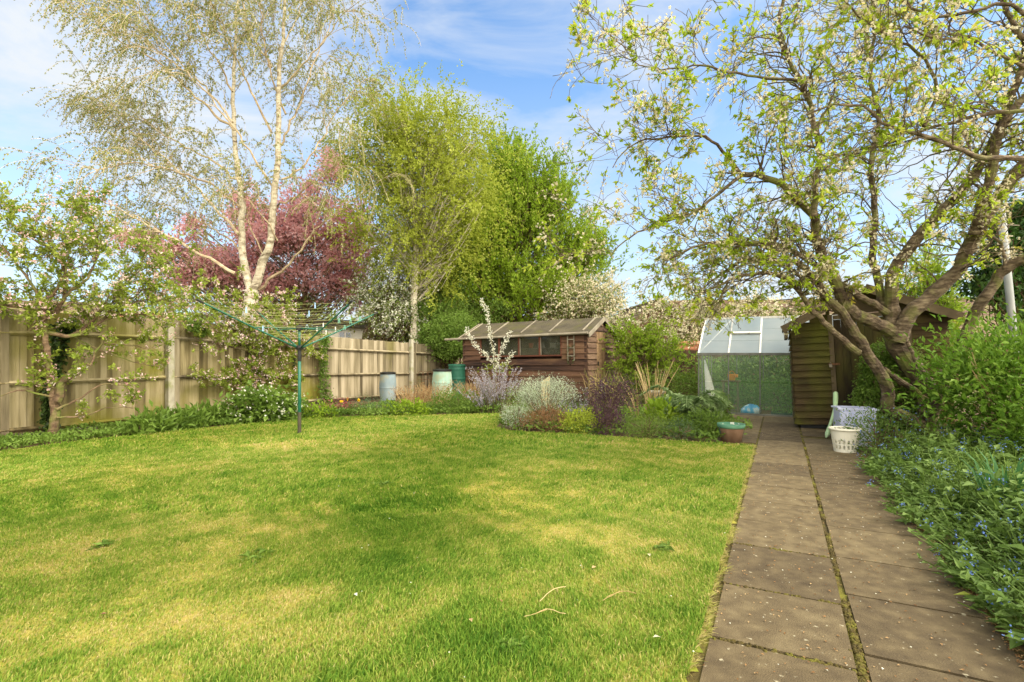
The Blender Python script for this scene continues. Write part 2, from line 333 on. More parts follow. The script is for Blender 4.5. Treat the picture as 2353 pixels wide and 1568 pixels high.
# ragged tufts hanging over the path edge
r_ = np.random.default_rng(5); n = 9000; t_ = r_.uniform(-.3, 5.7, n); off = -.65+r_.normal(0, .014, n)+.02*np.sin(t_*9)+.015*np.sin(t_*23)
bp = np.array(PC)+np.outer(t_, np.array(PV))+np.outer(off, np.array(PU)); bp[:, 2] = .02; hh = r_.uniform(.012, .04, n)
ld = np.outer(np.ones(n), np.array(PU))*.6+r_.normal(0, .6, (n, 3)); ld[:, 2] = .6
s_ = r_.normal(0, 1, (n, 3))*.0017; s_[:, 2] = 0
v = np.stack([bp-s_, bp+s_, bp+ld*hh[:, None]*.6+s_*.7, bp+ld*hh[:, None]*.6-s_*.7, bp+ld*hh[:, None]*np.array([1.1, 1.1, .8])], 1).reshape(-1, 3); i = np.arange(n)*5
gr.add(v, np.stack([i, i+1, i+2, i+3], 1), np.stack([i+3, i+2, i+4], 1), np.repeat(r_.random(n)*.4+.55, 5))
tag(gr.build('grass', grass_mat('grass_blade', True)), 'short patchy green and straw yellow lawn grass', 'grass', kind='stuff')

# path of concrete slabs
M_slab = mat('slab_concrete', [(72, 60, 41), (99, 85, 59), (127, 112, 80)], (11, 11, 11), detail=10, amp=1.0, rough=.92, bump=.45, bscale=(150, 150, 150), var=.42, over=((168, 158, 128), 26, .69, .03))
M_moss = mat('joint_moss', [(54, 44, 26), (84, 72, 30), (120, 118, 36)], (6, 6, 6), bump=.8, bscale=(80, 80, 80), var=.2)
slabs = MB(); moss = MB()
tj = [-1.33, -.6, .03, .67, 1.38, 1.98, 2.6, 3.22, 3.84, 4.46, 5.08, 5.7, 6.3, 6.9, 7.5]
tj2 = [-1.1, -.44, .18, .83, 1.42, 2.1, 2.85, 3.63, 4.25, 4.9, 5.5, 6.15, 6.8]
def slab_at(t0, t1, n0, n1, z=.028):
    gq = .0045+.007*(t0 in (.03, .18) or t1 in (.03, .18)); j = [random.uniform(-.003, .003) for _ in range(4)]; zz = z+random.uniform(-.001, .001)
    q = [path_pt(t0+gq, n0+gq+j[0], zz+j[1]*.4), path_pt(t0+gq, n1-gq+j[0], zz+j[2]*.4), path_pt(t1-gq, n1-gq+j[3], zz+j[2]*.4), path_pt(t1-gq, n0+gq+j[3], zz+j[1]*.4)]
    slabs.slab(q, .045)
for a, b in zip(tj[:-1], tj[1:]): slab_at(a, b, -.605, -.012)
for a, b in zip(tj2[:-1], tj2[1:]): slab_at(a, b, .012, .63)
# paved area in front of the shed and greenhouse
for k in range(6):
    slab_at(5.9+.62*k, 6.52+.62*k, -1.22, -.62)
    if k > 1: slab_at(6.1+.62*k, 6.72+.62*k, -.605, -.012)
    if k > 2: slab_at(5.9+.62*k, 6.52+.62*k, -1.84, -1.235)
for k in range(3): slab_at(4.95+.62*k, 5.57+.62*k, .64, 1.24)
for k in range(2): slab_at(7.0+.62*k, 7.62+.62*k, -.0+.012, .63)
tag(slabs.build('path', M_slab), kind='structure')
mo = MB(); mo.slab([path_pt(-1.6, -.66, .017), path_pt(-1.6, .66, .017), path_pt(9.6, .66, .017), path_pt(9.6, -1.9, .017)], .01)
for k in range(1500):
    t = random.uniform(-1, 6.5) if k % 3 else random.uniform(-1, 2.5); nn = random.gauss(0, .008) if k % 5 else random.uniform(-.6, 0)
    if k % 5 == 0: t = random.choice(tj[:6])+random.gauss(0, .006)
    if math.sin(t*5)+math.sin(t*11+1) < -.2: continue
    c = path_pt(t, nn, .022); mo.ball(c, (random.uniform(.006, .016), random.uniform(.006, .016), random.uniform(.006, .014)), random.random(), 6)
tag(mo.build('path_joints', M_moss), kind='structure')
# ------------------------------------------------------------------ left fence
FE = [(-10.6, 3.6, 2.05), (-8.75, 6.6, 2.05), (-8.0, 8.2, 2.04), (-6.88, 10.65, 2.02), (-5.08, 13.9, 1.80), (-3.08, 16.3, 1.66), (-1.75, 19.6, 1.58), (-.6, 22.3, 1.55)]
def fence_at(px, off=.15):
    k = (px-CX)/FP
    for (x0, y0, z0), (x1, y1, z1) in zip(FE[:-1], FE[1:]):
        den = (x1-x0)-k*(y1-y0)
        if abs(den) < 1e-9: continue
        t = (k*y0-x0)/den
        if 0 <= t <= 1:
            n = Vector((y1-y0, -(x1-x0), 0)).normalized(); q = Vector((x0+(x1-x0)*t, y0+(y1-y0)*t, 0))
            return q.y-off*1.2
    return 12
def FPt(px, py, off=.12): return P(px, py, fence_at(px, off))
M_fence = mat('fence_wood', [(80, 70, 50), (124, 112, 84), (152, 139, 110), (172, 158, 130)], (9, 9, .9), amp=1.5, var=.6, bump=.5, bscale=(60, 60, 4), over=((120, 112, 60), (1.1, 1.1, .8), .68, .1))
M_fence_moss = mat('fence_wood_mossy', [(70, 60, 36), (118, 104, 68), (152, 138, 98), (176, 160, 122)], (9, 9, .9), amp=1.5, var=.6, bump=.5, bscale=(60, 60, 4), over=((118, 112, 38), (1.0, 1.0, .9), .55, .10))
M_conc = mat('concrete_post', [(140, 132, 110), (170, 162, 138), (186, 178, 156)], (6, 6, 4), bump=.5, over=((128, 130, 70), 5, .6, .1))
fr = thing('fence', 'tall weathered closeboard fence with three rails along the left border', 'fence', (-6.88, 10.65, 0))
for i, ((x0, y0, z0), (x1, y1, z1)) in enumerate(zip(FE[:-1], FE[1:])):
    a = Vector((x0, y0, 0)); b = Vector((x1, y1, 0)); d = b-a; ln = d.length; d.normalize(); nrm = Vector((d.y, -d.x, 0))
    m = MB(); k = int(ln/.095); w_ = ln/k
    for j in range(k):
        p = a+d*(w_*(j+.5)); zt = z0+(z1-z0)*(j+.5)/k+random.uniform(-.012, .012)
        rot = Matrix((d, nrm, Vector((0, 0, 1)))).transposed() @ Matrix.Rotation(R(10)+random.uniform(-.02, .02), 3, 'Z') @ Matrix.Rotation(random.uniform(-.006, .006), 3, 'Y')
        m.box(p+Vector((0, 0, zt/2+.03)), (w_*1.14, .013, zt-.06), rot)
    m.build('boards', M_fence_moss if i < 4 else M_fence, fr)
    for f in (.82, .43, .065):
        rl = MB(); sag = random.uniform(-.02, .01); pa = a+nrm*.055+Vector((0, 0, z0*f)); pb = b+nrm*.055+Vector((0, 0, z1*f)); pm = (pa+pb)/2+Vector((0, 0, sag))
        pts = spline([pa, pm, pb], .4); rl.tube(pts, .036, 4); rl.build('rail', M_fence_moss if i < 3 else M_fence, fr)
    po = MB(); po.box(b+nrm*.03+Vector((0, 0, (z1+.02)/2)), (.1, .1, z1+.02), Matrix((d, nrm, Vector((0, 0, 1)))).transposed()); po.build('post', M_fence, fr)
    if i in (2, 4):
        c = b-d*.16+nrm*.10; h_ = z1+(-.02 if i == 2 else .12)
        po = MB(); po.box(c+Vector((0, 0, h_/2)), (.12 if i == 2 else .09, .11, h_), Matrix((d, nrm, Vector((0, 0, 1)))).transposed()); po.build('concrete_post', M_conc, fr)

# ------------------------------------------------------------------ rotary airer
M_green = mat('airer_green', [(18, 72, 52), (26, 92, 68), (40, 110, 84)], (5, 5, 5), rough=.4, var=.3, spec=.5)
M_black = mat('black_plastic', [(22, 22, 20), (34, 34, 30), (48, 46, 42)], (9, 9, 9), rough=.5)
M_rust = mat('rusty_iron', [(66, 44, 30), (98, 66, 42), (126, 88, 58)], (14, 14, 14), rough=.9)
AB = Vector((-3.5, 8.6, 0)); ai = thing('rotary_airer', 'green rotary clothes airer standing opened out on the lawn', 'clothes airer', AB)
m = MB(); m.tube([AB, AB+Vector((0, 0, 1.44))], .026, 12); m.build('pole', M_green, ai, True)
m = MB(); m.tube([AB+Vector((0, 0, 1.40)), AB+Vector((0, 0, 1.76))], .02, 12); m.build('inner_pole', M_green, ai, True)
m = MB(); m.tube([AB+Vector((0, 0, 1.22)), AB+Vector((0, 0, 1.43))], .031, 12); m.build('collar', M_black, ai)
m = MB(); m.tube([AB+Vector((0, 0, .0)), AB+Vector((0, 0, .38))], .029, 12); m.build('ground_sleeve', mat('worn_sleeve', [(58, 54, 40), (84, 78, 58)], (9, 9, 9)), ai)
hub = AB+Vector((0, 0, 1.44)); top = AB+Vector((0, 0, 1.76))
m = MB(); m.lathe(hub, [(.001, -.04), (.05, -.035), (.06, 0), (.05, .035), (.001, .04)], 12); m.build('hub', M_black, ai)
m = MB(); m.lathe(top, [(.001, -.03), (.06, -.03), (.06, .03), (.04, .05), (.001, .05)], 12); m.build('top_cap', M_black, ai)
th = R(50); AR = 1.5; dirs = [Vector((-math.cos(th), -math.sin(th), 0)), Vector((math.sin(th), -math.cos(th), 0)), Vector((math.cos(th), math.sin(th), 0)), Vector((-math.sin(th), math.cos(th), 0))]
tips = []
for i, d in enumerate(dirs):
    tip = hub+d*AR+Vector((0, 0, .66)); tips.append(tip)
    m = MB(); m.tube(spline([hub+d*.04, hub.lerp(tip, .5)-Vector((0, 0, .02)), tip], .2), .0125, 8); m.build('arm', M_green, ai, True)
    m = MB(); m.tube([hub.lerp(tip, .96), hub.lerp(tip, 1.02)], .017, 8); m.build('end_cap', M_black, ai)
    m = MB(); m.tube([top, hub.lerp(tip, .47)], .009, 6); m.build('strut', M_green, ai)
lm = MB()
line_pts = []
for k in range(11):
    f = .28+.7*k/10
    for i in range(4):
        a = hub.lerp(tips[i], f); b = hub.lerp(tips[(i+1) % 4], f); mid = (a+b)/2-Vector((0, 0, random.uniform(.012, .04)*(1+f)))
        pts = spline([a, mid, b], .25); lm.tube(pts, .0017, 4); line_pts.append((a, mid, b, f))
lm.build('washing_lines', mat('line_yellow', [(140, 140, 84), (168, 166, 108), (188, 182, 134)], (3, 3, 3), rough=.5), ai)
pegc = [('pale blue', (150, 180, 206)), ('grey', (150, 150, 150)), ('white', (226, 222, 210)), ('mint green', (120, 176, 150))]
pegm = [mat('peg_'+c[0].replace(' ', '_'), [c[1], tuple(min(255, u+12) for u in c[1])], rough=.5) for c in pegc]
def peg(i, ln, f):
    a, mid, b, _ = ln; q = (1-f)**2*a+2*f*(1-f)*mid+f*f*b
    q = Vector((q.x, q.y, (a.lerp(b, f)).z-(a.lerp(b, .5).z-mid.z)*4*f*(1-f)*.9))
    d = (b-a).normalized(); s = d.cross(Vector((0, 0, 1))).normalized(); mb = MB()
    for sg in (-1, 1): mb.bar(q+s*sg*.005+Vector((0, 0, .02)), q+s*sg*.014+Vector((0, 0, -.065)), .012, .007, up=s)
    mb.bar(q+Vector((0, 0, -.016))-s*.009, q+Vector((0, 0, -.016))+s*.009, .014, .006)
    o = mb.build('clothes_peg', pegm[i % 4], None, origin=q)
    tag(o, [ 'pale blue clothes peg gripping the yellow line of the airer', 'grey clothes peg gripping the yellow line of the airer', 'white clothes peg gripping the yellow line of the airer', 'mint green clothes peg gripping the yellow line of the airer'][i % 4], 'clothes peg', ['pale blue', 'grey', 'white', 'mint green'][i % 4]+' clothes pegs on the airer')
cand = [l for l in line_pts if l[3] > .45]
for i in range(16): peg(i, cand[(i*7) % len(cand)], random.uniform(.12, .88))

# ------------------------------------------------------------------ brown shed (local frame: x along the front, y into the shed)
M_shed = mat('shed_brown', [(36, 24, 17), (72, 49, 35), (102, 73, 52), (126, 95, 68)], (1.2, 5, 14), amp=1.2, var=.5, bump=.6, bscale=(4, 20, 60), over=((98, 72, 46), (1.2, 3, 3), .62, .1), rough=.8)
M_shedg = mat('shed_brown_end', [(66, 48, 36), (98, 74, 55), (126, 102, 78)], (5, 1.2, 14), var=.4, bump=.6, bscale=(20, 4, 60), rough=.85)
M_felt = mat('roof_felt', [(56, 50, 38), (76, 69, 52), (96, 87, 66)], (3, 3, 3), bump=.8, bscale=(60, 60, 60), over=((86, 82, 46), 3, .62, .1), rough=.95)
M_trim = mat('grey_timber', [(106, 98, 80), (136, 126, 106), (164, 154, 130)], (4, 4, 4), var=.4, bump=.3)
M_red = mat('red_brown_frame', [(78, 42, 28), (104, 60, 42), (126, 78, 56)], (6, 6, 6), var=.3)
M_glass = mat('window_glass', [(58, 60, 48), (82, 82, 66), (108, 106, 88)], (2, 2, 2), rough=.05, spec=.9, trans=.55)
SL = 3.93; SW = 2.08; rzs = math.atan2(-.51, .86); so_ = Vector((-1.42, 15.5, 0))
sh = thing('garden_shed', 'long brown overlap timber shed with a row of windows and grey felt roof', 'shed', so_, rzs)
sh.rotation_euler = (0, R(-1.0), rzs)
E = 1.84; RZ = 2.22; OV = .1
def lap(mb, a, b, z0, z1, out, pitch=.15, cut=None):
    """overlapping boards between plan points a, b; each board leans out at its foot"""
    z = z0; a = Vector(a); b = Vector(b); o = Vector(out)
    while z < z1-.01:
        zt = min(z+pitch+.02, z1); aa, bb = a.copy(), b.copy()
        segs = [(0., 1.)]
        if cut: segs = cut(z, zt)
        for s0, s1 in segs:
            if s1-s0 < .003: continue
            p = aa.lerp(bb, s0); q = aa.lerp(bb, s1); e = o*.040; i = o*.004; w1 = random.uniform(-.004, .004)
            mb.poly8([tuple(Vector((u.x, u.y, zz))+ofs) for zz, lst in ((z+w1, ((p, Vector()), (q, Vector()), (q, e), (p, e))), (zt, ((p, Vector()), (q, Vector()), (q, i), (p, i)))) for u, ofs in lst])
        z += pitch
WX0, WX1, WZ0, WZ1 = .62, 3.22, 1.22, 1.79
def cutf(z, zt):
    if zt > WZ0+.02 and z < WZ1-.02: return [(0, WX0/SL), (WX1/SL, 1)]
    return [(0, 1)]
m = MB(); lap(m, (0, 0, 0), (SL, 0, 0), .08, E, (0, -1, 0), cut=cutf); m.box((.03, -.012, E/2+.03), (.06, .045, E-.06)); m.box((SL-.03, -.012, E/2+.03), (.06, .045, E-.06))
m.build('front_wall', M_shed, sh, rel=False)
DX0, DX1 = .62, 1.28
def cutg(z, zt):
    e0, e1 = 0., 1.
    if zt > E: f = (zt-E)/(RZ-E)*.5; e0, e1 = f, 1-f
    if z < 1.86: return [(e0, max(e0, DX0/SW)), (min(e1, DX1/SW), e1)]
    return [(e0, e1)]
m = MB(); lap(m, (SL, 0, 0), (SL, SW, 0), .08, RZ-.03, (1, 0, 0), cut=cutg); m.build('gable_wall', M_shedg, sh, rel=False)
m = MB(); m.box((SL/2, SW-.02, E/2), (SL, .03, E)); m.box((.015, SW/2, E/2), (.03, SW-.06, E)); m.box((SL/2, SW/2, .05), (SL-.1, SW-.1, .06)); m.build('back_wall', M_shed, sh, rel=False)
d_ = MB()
for k in range(6): d_.box((SL+.012, DX0+.055+k*.11, .99), (.022, .106, 1.74))
d_.box((SL+.032, (DX0+DX1)/2, 1.6), (.02, .62, .08)); d_.box((SL+.032, (DX0+DX1)/2, .35), (.02, .62, .08))
dr = d_.build('door', mat('shed_door', [(100, 74, 48), (132, 104, 72), (156, 128, 94)], (8, 8, 1.2), var=.35, bump=.4), sh, rel=False)
hd = MB(); hd.box((SL+.045, DX0+.05, 1.0), (.02, .03, .12)); hd.build('handle', M_black, dr, rel=False)
for sg, y0, y1 in ((0, -OV-.02, SW/2), (1, SW+OV+.02, SW/2)):
    ze = E-.06; m = MB(); m.slab([(-OV, y0, ze), (SL+OV, y0, ze), (SL+OV, y1, RZ+.05), (-OV, y1, RZ+.05)] if sg == 0 else [(SL+OV, y0, ze), (-OV, y0, ze), (-OV, y1, RZ+.05), (SL+OV, y1, RZ+.05)], .03); rf = m.build('roof', M_felt, sh, rel=False)
    if sg == 0:
        bt = MB()
        for x in (.0, .95, 1.9, 2.8, 3.78): bt.bar((x, y0+.22, ze+.015+.22*(RZ+.05-ze)/(y1-y0)), (x, y1, RZ+.065), .035, .022)
        bt.build('batten', M_trim, rf, rel=False)
for x in (SL+OV+.012, -OV-.012):
    for y0 in (-OV-.02, SW+OV+.02): m = MB(); m.bar((x, y0, E-.10), (x, SW/2-(.01 if y0 < 0 else -.01), RZ+.01), .02, .11); m.build('bargeboard', M_trim, sh, rel=False)
m = MB(); m.tube([(-.55, -OV-.07, E-.075), (SL+OV, -OV-.07, E-.04)], .032, 10); m.build('gutter', M_trim, sh, rel=False)
pw = (WX1-WX0)/4
for k in range(4):
    x0 = WX0+k*pw; x1 = x0+pw; z0, z1 = WZ0, WZ1; f = MB(); t = .032
    f.box(((x0+x1)/2, -.005, z0+.018), (pw, .05, .036)); f.box(((x0+x1)/2, -.005, z1-.012), (pw, .05, .024)); f.box((x0+t/2, -.005, (z0+z1)/2), (t, .048, z1-z0-.06)); f.box((x1-t/2, -.005, (z0+z1)/2), (t, .048, z1-z0-.06))
    fo = f.build('window', M_red, sh, rel=False)
    g_ = MB(); g_.box(((x0+x1)/2, 0, (z0+z1)/2), (pw-2*t, .006, z1-z0-.06)); g_.build('pane', M_glass, fo, rel=False)
    if k > 1:
        b_ = MB(); b_.box((x0+t+.008, -.034, (z0+z1)/2), (.02, .014, z1-z0-.08)); b_.build('white_bead', M_trim, fo, rel=False)
m = MB(); m.box((2.35, .3, 1.44), (1.5, .28, .018)); m.build('shelf', M_trim, sh, rel=False)
def shed_pt(x, y, z): return sh.matrix_basis @ Vector((x, y, z))
bpy.context.view_layer.update()
# things on and in the shed
q = shed_pt(2.2, .16, 1.455); m = MB(); m.lathe((0, 0, 0), [(.001, 0), (.05, 0), (.075, .12), (.08, .13), (.07, .13), (.045, .02)], 16)
tag(m.build('plant_pot', mat('red_plastic', [(200, 40, 22), (220, 58, 34)], rough=.4), None, True, at=tuple(q)), 'small bright red pot on the shelf inside the brown shed window', 'pot')
for x, y, s_, lb in ((2.5, .2, .13, 'pale round tub beside the red pot inside the shed window'), (2.85, .2, .12, 'small white carton inside the right hand shed window')):
    q = shed_pt(x, y, 1.455); m = MB()
    if s_ == .13: m.lathe((0, 0, 0), [(.001, 0), (.1, 0), (.11, .12), (.09, .15), (.001, .155)], 16)
    else: m.box((0, 0, .06), (.14, .1, .12)); m.box((0, 0, .125), (.15, .11, .012))
    tag(m.build('tub' if s_ == .13 else 'carton', mat('pale_plastic', [(190, 190, 170), (206, 204, 186)]), None, at=tuple(q)), lb, 'tub' if s_ == .13 else 'carton')
tr = thing('trellis', 'narrow pale trellis frame hung on the shed wall beside the windows', 'trellis', shed_pt(3.5, -.05, 1.1)); tr.rotation_euler = sh.rotation_euler
m = MB()
for x in (-.09, .09):
    m = MB(); m.box((x, 0, .32), (.03, .02, .66)); m.build('upright', M_trim, tr, rel=False); m = MB()
for z in (.12, .33, .55): m = MB(); m.box((0, -.016, z), (.17, .012, .025)); m.build('crossbar', M_trim, tr, rel=False)
cl = MB(); pts = spline([Vector((-.07, -.03, -.1)), Vector((-.1, -.03, .15)), Vector((-.04, -.04, .4))], .06, .006); cl.tube(pts, .004, 4); q = [Vector((random.uniform(-.12, .12), -.04, random.uniform(-.1, .42))) for _ in range(40)]
cl.leaves([tuple(a) for a in q], rng.normal(size=(40, 3)), .05, .7); cl.build('climber', leafm('ivy_leaf', [(34, 46, 20), (56, 74, 30), (84, 104, 44)], .15, .4), tr, rel=False)

# ------------------------------------------------------------------ green mossy shed beside the path
M_gs = mat('mossy_cladding', [(40, 30, 19), (66, 51, 30), (92, 76, 46)], (2, 2, 9), var=.35, bump=.7, bscale=(6, 6, 60), over=((88, 88, 26), (1.6, 1.6, 1.3), .55, .16), rough=.9)
M_gd = mat('mossy_door', [(36, 28, 17), (56, 45, 25), (80, 66, 36)], (9, 9, 1), var=.3, bump=.6, bscale=(50, 50, 4), over=((84, 84, 26), (2.5, 2.5, .8), .55, .14), rough=.9)
M_gb = mat('old_bargeboard', [(64, 54, 38), (94, 80, 56), (126, 110, 80)], (3, 3, 3), var=.3, bump=.5)
gs0 = G(1832, 987); rz2 = math.atan2(PU.y, PU.x)
gs = thing('tool_shed', 'mossy green brown timber shed beside the path with padlocked plank door', 'shed', gs0, rz2); gs.rotation_euler = (0, R(-3.2), rz2)
GW = 2.2; GL = 1.55; GE = 1.86; GR = 2.38; DX = .60
m = MB(); z = .09; k = 0
def gcut(z, zt):
    e0 = 0.
    if zt > GE: e0 = (zt-GE)/(GR-GE)*.5*GW/DX
    return [(min(1, e0), 1)]
lap(m, (0, 0, 0), (DX, 0, 0), .09, 2.12, (0, -1, 0), .118, cut=gcut)
m.build('front_cladding', M_gs, gs, rel=False)
m = MB(); lap(m, (1.72, 0, 0), (GW, 0, 0), .09, 1.93, (0, -1, 0), .118); m.build('front_cladding', M_gs, gs, rel=False)
m = MB(); lap(m, (0, GL, 0), (0, 0, 0), .09, GE, (-1, 0, 0), .118); m.box((GW-.015, GL/2, GE/2), (.03, GL-.04, GE-.1)); m.box((GW/2, GL-.015, GE/2), (GW-.08, .03, GE-.1)); m.build('side_wall', M_gs, gs, rel=False)
m = MB(); m.box((GW/2, GL/2, .045), (GW-.12, GL-.1, .05)); m.build('floor', M_black, gs, rel=False)
m = MB()
for k in range(9): m.box((DX+.1+k*.112, .012+random.uniform(-.002, .002), 1.0), (.108, .024, 1.78), var=random.random())
do = m.build('door', M_gd, gs, rel=False); m = MB(); m.box((DX+.0, -.012, 1.03), (.07, .05, 1.9)); m.box((DX+1.09, -.012, 1.03), (.06, .05, 1.9)); m.box((DX+.545, -.012, 1.93), (1.0, .05, .07)); m.build('door_frame', M_gb, gs, rel=False)
m = MB(); m.box((DX+.02, -.045, 1.13), (.17, .012, .035)); m.build('hasp', M_rust, do, rel=False)
m = MB(); m.box((DX-.035, -.06, 1.105), (.045, .025, .05)); m.tube(spline([Vector((DX-.05, -.06, 1.13)), Vector((DX-.035, -.06, 1.165)), Vector((DX-.02, -.06, 1.13))], .01), .004, 6); m.build('padlock', M_trim, do, rel=False)
m = MB(); m.slab([(DX+.02, .0, 1.975), (1.78, 0, 1.975), (1.5, 0, GR-.2), (GW/2-.05, 0, GR-.03)], .02); m.build('gable_board', M_gb, gs, rel=False)
for sg in (0, 1):
    xo = -.14 if sg == 0 else GW+.14; zo = GE-.06; q = [(xo, -.25, zo), (GW/2, -.25, GR+.02), (GW/2, GL+.1, GR+.02), (xo, GL+.1, zo)]
    if sg == 0: q = [q[0], q[1], q[2], q[3]]
    else: q = [q[1], q[0], q[3], q[2]]
    m = MB(); m.slab(q, .03); m.build('roof', M_felt, gs, rel=False)
    m = MB(); m.bar((xo, -.265, zo-.03), (GW/2, -.265, GR-.01), .022, .13, var=.5); m.build('bargeboard', M_gb, gs, rel=False)
m = MB(); m.box((-.08, GL/2-.1, GE-.16), (.05, GL+.1, .16)); m.build('fascia', M_gb, gs, rel=False)

# ------------------------------------------------------------------ greenhouse
M_alu = mat('aluminium', [(98, 98, 88), (120, 118, 106), (142, 138, 126)], (6, 6, 6), rough=.5, metal=.3, var=.3)
M_wht = mat('white_paint', [(196, 192, 178), (218, 214, 200), (232, 228, 214)], (6, 6, 6), var=.3, over=((150, 130, 90), 18, .66, .05))
M_gg = mat('greenhouse_glass', [(150, 184, 140), (176, 204, 164)], (2, 2, 2), rough=.08, spec=.8, trans=.88)
M_rg = mat('milky_roof_glass', [(170, 184, 186), (190, 198, 196), (208, 212, 204)], (1.3, 1.3, 1.3), rough=.2, spec=.6, transl=.55, trans=.25)
c0 = Vector((4.17, 11.67, 0)); gh = thing('greenhouse', 'aluminium framed greenhouse with milky white roof glass behind the mossy shed', 'greenhouse', c0, rz2)
GPW = .62; NP = 6; GLN = GPW*NP; GWD = 2.44; EZ = 1.33; RGZ = 2.17
m = MB()
for k in range(NP+1):
    x = k*GPW
    for y in (0, GWD): m.box((x, y, EZ/2), (.022, .03, EZ))
for y in (0, GWD):
    m.box((GLN/2, y-.004, .03), (GLN+.04, .04, .06)); m.box((GLN/2, y-.004, EZ), (GLN+.05, .045, .05)); 
for x in (0, GLN):
    m.box((x, GWD/2, .03), (.04, GWD-.05, .05))
    for y in (.61, 1.22, 1.83): m.box((x, y, (EZ+(.42 if y != 1.22 else .84))/2), (.03, .022, EZ+(.40 if y != 1.22 else .80)))
m.build('frame', M_alu, gh, rel=False)
m = MB()
for k in range(NP+1):
    x = k*GPW; m.bar((x, -.01, EZ+.02), (x, GWD/2, RGZ), .034, .03); m.bar((x, GWD+.01, EZ+.02), (x, GWD/2, RGZ), .034, .03)
m.box((GLN/2, GWD/2, RGZ+.015), (GLN+.05, .05, .045)); m.bar((0.02, .03, EZ+.04), (GPW-.03, GWD/2-.05, RGZ-.03), .018, .012)
m.box((GPW*1.5, .62, EZ+.06+.42), (GPW, .05, .04), Matrix.Rotation(R(34), 3, 'X'))
m.build('roof_frame', M_wht, gh, rel=False)
for k in range(NP):
    x0 = k*GPW+.013; x1 = (k+1)*GPW-.013
    m = MB(); m.box(((x0+x1)/2, 0.005, EZ*.27+.03), (x1-x0, .004, EZ*.5)); m.box(((x0+x1)/2, -.001, EZ*.27+.03+EZ*.49), (x1-x0, .004, EZ*.46)); m.build('wall_pane', M_gg, gh, rel=False)
    m = MB()
    for sgy in (0, 1):
        for j in range(3):
            f0 = j/3; f1 = (j+1)/3-.004; y0 = GWD/2*f0; y1 = GWD/2*f1
            if sgy: y0, y1 = GWD-y0, GWD-y1
            za = EZ+.03+(RGZ-EZ-.03)*f0+.004*j; zb = EZ+.03+(RGZ-EZ-.03)*f1+.004*j
            q = [(x0, y0, za), (x1, y0, za), (x1, y1, zb), (x0, y1, zb)]
            if sgy: q = [q[1], q[0], q[3], q[2]]
            m.slab(q, .004)
    m.build('roof_pane', M_rg, gh, rel=False)
m = MB(); m.slab([(GPW+.02, .60, EZ+.49), (2*GPW-.02, .60, EZ+.49), (2*GPW-.02, 1.17, RGZ+.03), (GPW+.02, 1.17, RGZ+.03)], .006); m.build('roof_vent', M_rg, gh, rel=False)
def ghp(x, y, z=0): return Vector((c0.x, c0.y, 0))+PU*x+PV*y+Vector((0, 0, z))
M_g1 = leafm('greenhouse_leaf', [(70, 110, 40), (110, 150, 60), (150, 184, 90)])
def bushy(name, label, cat, c, rad, n, size, m, wr=.5, up=.5, clump=14, group=None, stems=8, barkm=None, shell=.75, flow=None, bm_=None, updir=.5, base=None, simple=False):
    """a bush: stems rising from the base to clumps of leaves spread through an uneven body"""
    c = Vector(c); b = Vector(base) if base is not None else Vector((c.x, c.y, 0)); t = thing(name, label, cat, b, group=group)
    K = max(6, n//clump); pos = []; dr = []; vr = []; st = MB(); ph = random.uniform(0, 6)
    cen = []
    for k in range(K):
        u = rv(1).normalized(); rr = (shell+(1-shell)*random.random()) if random.random() < .75 else random.random()**.5
        lump = 1+.16*math.sin(3*math.atan2(u.y, u.x)+ph)+.13*math.sin(5*u.z*2+ph*2)+random.gauss(0, .07)
        p = Vector((c.x+u.x*rad[0]*rr*lump, c.y+u.y*rad[1]*rr*lump, max(.03, c.z+u.z*rad[2]*rr*lump))); cen.append((p, u))
    cr_ = (rad[0]*rad[1]*rad[2])**(1/3)*.16+size*.3
    for p, u in cen:
        v0 = random.random()
        q = rng.normal(0, cr_, (clump, 3))+np.array(tuple(p)); q[:, 2] = np.maximum(q[:, 2], .01); pos.append(q); dd = rng.normal(0, .6, (clump, 3))+np.array(tuple(u))*.7; dd[:, 2] += updir; dr.append(dd); vr.append(np.clip(v0*.5+rng.random(clump)*.5, 0, 1))
    for p, u in random.sample(cen, min(stems, len(cen))):
        mid = b.lerp(p, .5)+rv(.04)+Vector((0, 0, .1*rad[2])); st.tube(spline([b+Vector((random.gauss(0, .04), random.gauss(0, .04), 0)), mid, p], .2, .004), [.008, .006, .004]*0 or .006, 4)
    mb = MB(); mb.leaves(np.concatenate(pos), np.concatenate(dr), size, wr, np.concatenate(vr), up, simple=simple); mb.build('foliage', m, t)
    if stems: st.build('stem', barkm or M_bark, t)
    if flow:
        nf, fs, fm, fl = flow; ss = random.choices(cen, k=nf); mb = MB()
        petals([(p+Vector((u.x, u.y, abs(u.z)))*cr_*1.5+rv(cr_*.6), u) for p, u in ss], 1, fs, .01, mb); mb.build(fl, fm, t)
    return t
for x, y, s_, lb in ((.95, 1.5, .42, 'green seedlings crowding the left side inside the greenhouse'), (1.7, 1.2, .48, 'leafy green plants in the middle of the greenhouse'), (2.5, 1.3, .45, 'leafy green plants at the right inside the greenhouse')):
    bushy('greenhouse_plant', lb, 'plant', ghp(x, y, .38), (s_, .5, .34), 1500, .07, M_g1, clump=12)
